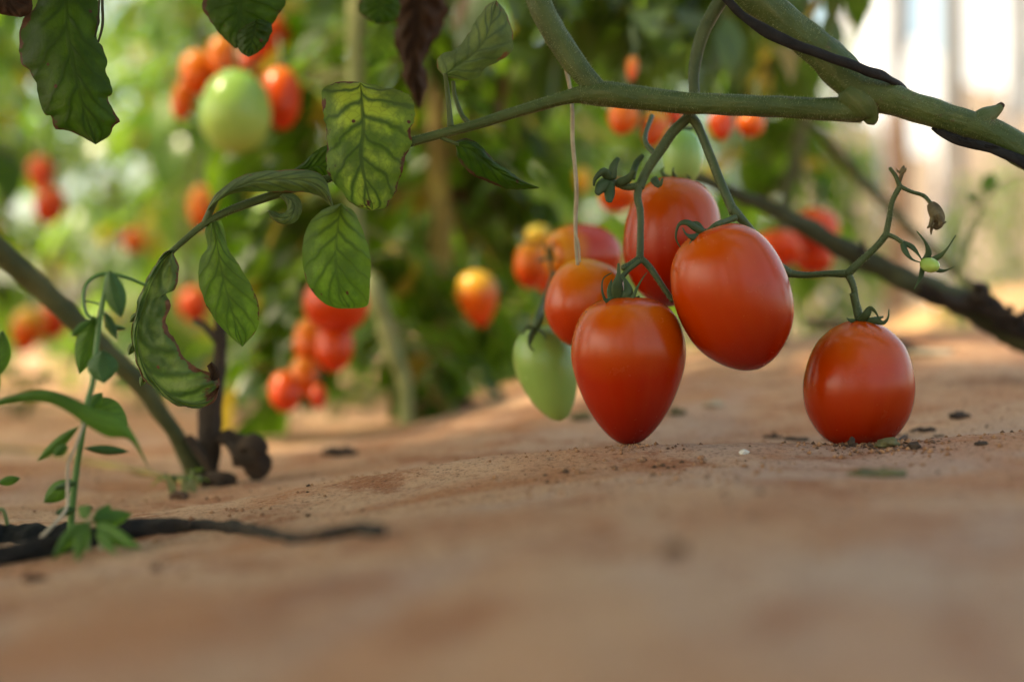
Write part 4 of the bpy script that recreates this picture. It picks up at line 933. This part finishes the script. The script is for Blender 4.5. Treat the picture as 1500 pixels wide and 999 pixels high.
# ------------------------------------------------------------------ tomatoes on the plants behind
BG = [
    ('orange tomato above the big pale green one', 326, 88, 44, 62, 1.1, 'far_orange'), ('orange tomato shouldering the big pale green one', 290, 108, 52, 60, 1.12, 'far_orange'),
    ('dull orange tomato low beside the big pale green one', 268, 148, 34, 56, 1.14, 'far_orange'), ('big pale green unripe tomato among orange ones', 345, 165, 106, 118, 1.04, 'palegreen'),
    ('red tomato with a pink sheen next to the big pale green one', 412, 146, 58, 88, 1.08, 'far_red'), ('dull red tomato high up beside the big pale green one', 398, 58, 56, 66, 1.28, 'far_red'), ('red tomato wedged behind the big pale green one', 365, 100, 50, 56, 1.3, 'far_red'),
    ('red tomato, upper of the pair near the dark ragged leaf', 62, 258, 38, 56, 1.6, 'far_red'), ('red tomato, lower of the pair near the dark ragged leaf', 72, 302, 44, 54, 1.58, 'far_red'),
    ('orange-red tomato glimpsed above the curled leaflet', 296, 304, 40, 62, 1.5, 'far_orange'), ('pale green tomato glimpsed under the folded leaflet', 392, 330, 66, 84, 1.35, 'palegreen'), ('pale green tomato in the haze below the folded leaflet', 370, 215, 70, 70, 1.4, 'palegreen'),
    ('red tomato behind the oval speckled leaflet', 284, 448, 44, 50, 1.5, 'far_red'), ('yellow-orange tomato beside the leaning stem', 40, 485, 48, 66, 1.45, 'half'), ('red tomato tucked next to the yellow-orange one by the leaning stem', 76, 470, 44, 50, 1.5, 'far_red'),
    ('large red tomato hanging just below the oval leaflet', 492, 445, 96, 84, 1.02, 'far_red'), ('orange-red tomato in the low cluster by the pale stem', 455, 500, 52, 70, 1.06, 'far_orange'), ('red tomato in the low cluster by the pale stem', 490, 510, 56, 72, 1.03, 'far_red'),
    ('faded pink tomato in the low cluster by the pale stem', 446, 552, 44, 54, 1.05, 'far_orange'), ('small red tomato lowest of the cluster by the pale stem', 417, 574, 46, 58, 1.02, 'far_red'), ('tiny dark red tomato at the foot of the low cluster', 466, 580, 26, 34, 1.04, 'far_red'),
    ('red tomato with sunlight painted on its yellow top hanging alone past the yellowing stem', 700, 440, 60, 80, 1.12, 'half'),
    ('red-orange tomato lit behind the branch fork', 912, 176, 46, 40, .93, 'far_orange'), ('glowing orange tomato lit behind the branch fork', 958, 190, 40, 52, .94, 'half'), ('small red tomato just under the branch', 985, 170, 34, 34, .95, 'far_red'), ('dull red tomato under the branch beyond the fork', 1056, 186, 36, 40, .96, 'far_red'), ('dull orange tomato under the branch toward the thick node', 1100, 180, 40, 36, .97, 'far_orange'),
    ('small bright orange tomato high above the branch', 926, 102, 18, 34, .93, 'far_orange'), ('small red tomato peeping past the upright leaflet', 712, 108, 22, 34, 1.4, 'far_red'),
    ('red tomato over the dark woody vine', 1196, 338, 66, 56, 1.12, 'far_red'), ('red tomato under the dark woody vine', 1192, 376, 58, 46, 1.14, 'far_red'), ('orange-red tomato showing past the hanging oval one', 1140, 366, 70, 46, 1.1, 'far_red'),
    ('orange tomato hiding under the dried flower stubs', 905, 288, 56, 30, .95, 'far_orange'), ('small yellow tomato beside the dangling string', 853, 265, 26, 34, 1.2, 'yellow'), ('brown-orange tomato in the leaves near the curled leaflet', 195, 352, 34, 34, 1.6, 'far_orange'),
]
random.seed(5)
protoT = {}
for lab, px, py, w, h, d, mk in BG:
    a = rnd(-.25, .25); dx, dy = math.sin(a)*h/2, math.cos(a)*h/2
    tomato('blurred '+lab if False else lab, (px-dx, py-dy), (px+dx, py+dy), w, d, M[mk], ROUND if w > 90 else random.choice([ROMA, ROMA, HEART, ROUND]), d2=d-.01, seed=random.random()*6, sub=0, csize=.55,
           stalk=[(px-dx, py-dy+2, d, 3), (px-dx*1.3+2, py-dy-18, d+.01, 3), (px-dx+rnd(-10, 10), py-dy-45, d+.03, 3)])

# ------------------------------------------------------------------ overhead canopy, added mostly above the view to shade the bed
random.seed(55)
CANOPY = 330
def outside(q):
    if q.y < .12: return q.z > CAMZ+.12
    px = 750+q.x/q.y*FPX; py = 499.5-(q.z-CAMZ)/q.y*FPX
    return py < -190
cn = thing('tomato_plant', 'added overhead tomato plant shading the bed, some leaves drooping into view', 'tomato plant', (.45, .72, zg(.45, .72)))  # added as a shade caster; only a few shoots hang into view
f = MB(); s = MB()
P3, _ = tube_w(s, [(.55, .70, zg(.55, .70), .011), (.50, .74, .45, .011), (.40, .72, .8, .01), (.1, .70, 1.0, .009), (-.3, .72, 1.05, .008), (-.8, .75, 1.1, .007), (-1.4, .7, 1.1, .005)], sides=8, n=8)
T3, _ = tube_w(s, [(.40, .72, .8, .007), (.1, .30, .9, .007), (-.3, .12, .95, .006), (-.8, .08, 1.0, .006), (-1.4, .1, 1.0, .005)], sides=8, n=8)
for i in range(CANOPY):
    q = random.choice(P3[26:]+T3[9:])+Vector((rnd(-.2, .2), rnd(-.42, .36), rnd(-.25, .3)))
    compound(f, s, q, rnd(0, 6.28), rnd(.18, .28), rnd(-.1, .6), keep=outside)
H3, _ = tube_w(s, [(.1, .70, 1.0, .006), (.12, .92, .9, .006), (.12, 1.08, .68, .005), (.06, 1.12, .5, .004)], sides=8, n=8)
H4, _ = tube_w(s, [(.12, 1.08, .68, .004), (.2, 1.14, .58, .004), (.24, 1.16, .50, .003)], sides=8, n=8)
H5, _ = tube_w(s, [(.1, .70, 1.0, .005), (.22, .85, .85, .005), (.27, .95, .6, .004), (.265, .96, .42, .003)], sides=8, n=8)
for i in range(80):
    q = random.choice(H3[16:]+H4[4:]); q = Vector((q.x+rnd(-.08, .08), q.y+rnd(-.04, .08), rnd(.34, .52)))
    compound(f, s, q, rnd(0, 6.28), rnd(.12, .19), rnd(-.6, .2), keep=lambda v: v.y > .97 and v.z > CAMZ+.175*v.y and 700 < 750+v.x/v.y*FPX < 1185)
for i in range(26):
    q = H5[-1]+Vector((rnd(-.06, .03), rnd(-.03, .05), rnd(-.03, .06)))
    compound(f, s, q, rnd(0, 6.28), rnd(.07, .11), rnd(-.6, .1), .7, keep=lambda v: v.z > CAMZ+.225*v.y and 1150 < 750+v.x/v.y*FPX < 1300)
for i in range(300):  # loose unseen leaves added across the sun's path to shade the bed
    q = Vector((rnd(-1.15, -.15), rnd(-.12, .75), rnd(.80, 1.1)))
    compound(f, s, q, rnd(0, 6.28), rnd(.2, .28), rnd(-.1, .4), keep=outside)
s.build('stem', M['stem'], cn); f.build('foliage', M['fol_top'], cn)

# ------------------------------------------------------------------ greenhouse side, far at the open side
gw = thing('greenhouse_wall', 'bright white plastic greenhouse wall on grey posts beyond the plants', 'greenhouse wall', (1.5, 7.2, zg(1.5, 7.2)))
def on_wall(px):            # where the wall's line meets a viewing direction
    k = (px-750)/FPX; x0, y0, dx, dy = 1.5, 7.2, .7, -2.6
    t = (k*y0-x0)/(dx-k*dy); return x0+dx*t, y0+dy*t
for px in (1234, 1318, 1396, 1500, 1620):
    x, y = on_wall(px); mb = MB(); tube_w(mb, [(x, y, -.02, .05), (x, y, 1.2, .05), (x, y, 2.8, .05)], sides=12, wob=0); mb.build('post', M['post'], gw)
for x0, x1, z0, z1 in ((1150, 1229, -.1, 1.3), (1240, 1312, -.1, 2.3), (1324, 1391, -.1, 1.25), (1402, 1494, -.1, 2.3), (1507, 1613, -.1, 1.9), (1627, 1780, -.1, 2.2)):
    mb = MB(); vs = []; a = on_wall(x0); b = on_wall(x1)
    for i in range(13):
        for j in range(9):
            u, v = i/12, j/8; q = .02*math.sin(u*17+v*3)+.012*math.sin(v*9)
            vs.append((lerp(a[0], b[0], u)-q, lerp(a[1], b[1], u), CAMZ+lerp(z0, z1+.06*math.sin(u*5), v)))
    mb.add(vs, [(i*9+j, (i+1)*9+j, (i+1)*9+j+1, i*9+j+1) for i in range(12) for j in range(8)]); mb.build('film_panel', M['film'], gw)
for x0, x1 in ((1150, 1229), (1240, 1312), (1324, 1391), (1402, 1494), (1507, 1613), (1627, 1780)):
    mb = MB(); vs = []; a = on_wall(x0+2); b = on_wall(x1-2); zt = 1.05+.12*math.sin(x0)
    for i in range(13):
        for j in range(7):
            u, v = i/12, j/6; q = .06+.015*math.sin(u*15+v*3+x0)
            vs.append((lerp(a[0], b[0], u)-q, lerp(a[1], b[1], u), lerp(-.05, zt+.03*math.sin(u*6), v)))
    mb.add(vs, [(i*7+j, (i+1)*7+j, (i+1)*7+j+1, i*7+j+1) for i in range(12) for j in range(6)]); o = mb.build('skirt_panel', M['skirt'], gw); o['label'] = 'dusty beige skirt along the foot of the wall'

for px, d, r, mk, lab in ((1397, 3.4, .017, 'post', 'slim grey post standing alone before the white wall'), (1312, 3.6, .030, 'wood', 'weathered brown wooden stake before the white wall')):
    x = (px-750)/FPX*d; z0 = zg(x, d); mb = MB(); tube_w(mb, [(x, d, z0-.03, r), (x+.01, d, z0+.4, r), (x, d, z0+(1.3 if mk == 'post' else .62), r*.95)], sides=12, wob=.05)
    tag(mb.build('post' if mk == 'post' else 'stake', M[mk], origin=(x, d, z0)), lab, 'post' if mk == 'post' else 'stake')

# ------------------------------------------------------------------ light, sky, camera
sc = bpy.context.scene
sun_dir = Vector((-.75, -.15, .95)).normalized()
el = math.asin(sun_dir.z); az = math.atan2(sun_dir.x, sun_dir.y)
w = bpy.data.worlds.new('World'); sc.world = w; w.use_nodes = True
nt = w.node_tree; nt.nodes.clear()
sky = nt.nodes.new('ShaderNodeTexSky'); sky.sky_type = 'NISHITA'; sky.sun_disc = False; sky.sun_elevation = el; sky.sun_rotation = az
sky.air_density = 1.0; sky.dust_density = 4.0; sky.ozone_density = 1.0
bg = nt.nodes.new('ShaderNodeBackground'); bg.inputs[1].default_value = .15; out = nt.nodes.new('ShaderNodeOutputWorld')
nt.links.new(sky.outputs[0], bg.inputs[0]); nt.links.new(bg.outputs[0], out.inputs[0])
ld = bpy.data.lights.new('sun', 'SUN'); ld.energy = 2.0; ld.angle = R(2.0); ld.color = (1.0, .92, .80)
lo = bpy.data.objects.new('sun', ld); link(lo); lo.rotation_euler = (-sun_dir).to_track_quat('-Z', 'Y').to_euler()

cd = bpy.data.cameras.new('camera'); cam = bpy.data.objects.new('camera', cd); link(cam)
cam.location = (0, 0, CAMZ); cam.rotation_euler = (R(90), 0, 0)
cd.lens = 50; cd.sensor_width = 36; cd.sensor_fit = 'HORIZONTAL'; cd.clip_start = .01; cd.clip_end = 600
cd.dof.use_dof = True; cd.dof.focus_distance = .606; cd.dof.aperture_fstop = 3.4; cd.dof.aperture_blades = 7
sc.camera = cam
vs_ = sc.view_settings; vs_.view_transform = 'Standard'; vs_.look = 'None'; vs_.exposure = 1.9; vs_.use_white_balance = True; vs_.white_balance_temperature = 8600; vs_.white_balance_tint = 1; vs_.gamma = 1; vs_.use_curve_mapping = False
sc.cycles.use_denoising = True
try: sc.cycles.denoiser = 'OPENIMAGEDENOISE'
except Exception: pass
sc.cycles.max_bounces = 8; sc.cycles.transmission_bounces = 6; sc.cycles.diffuse_bounces = 4; sc.cycles.sample_clamp_indirect = 6
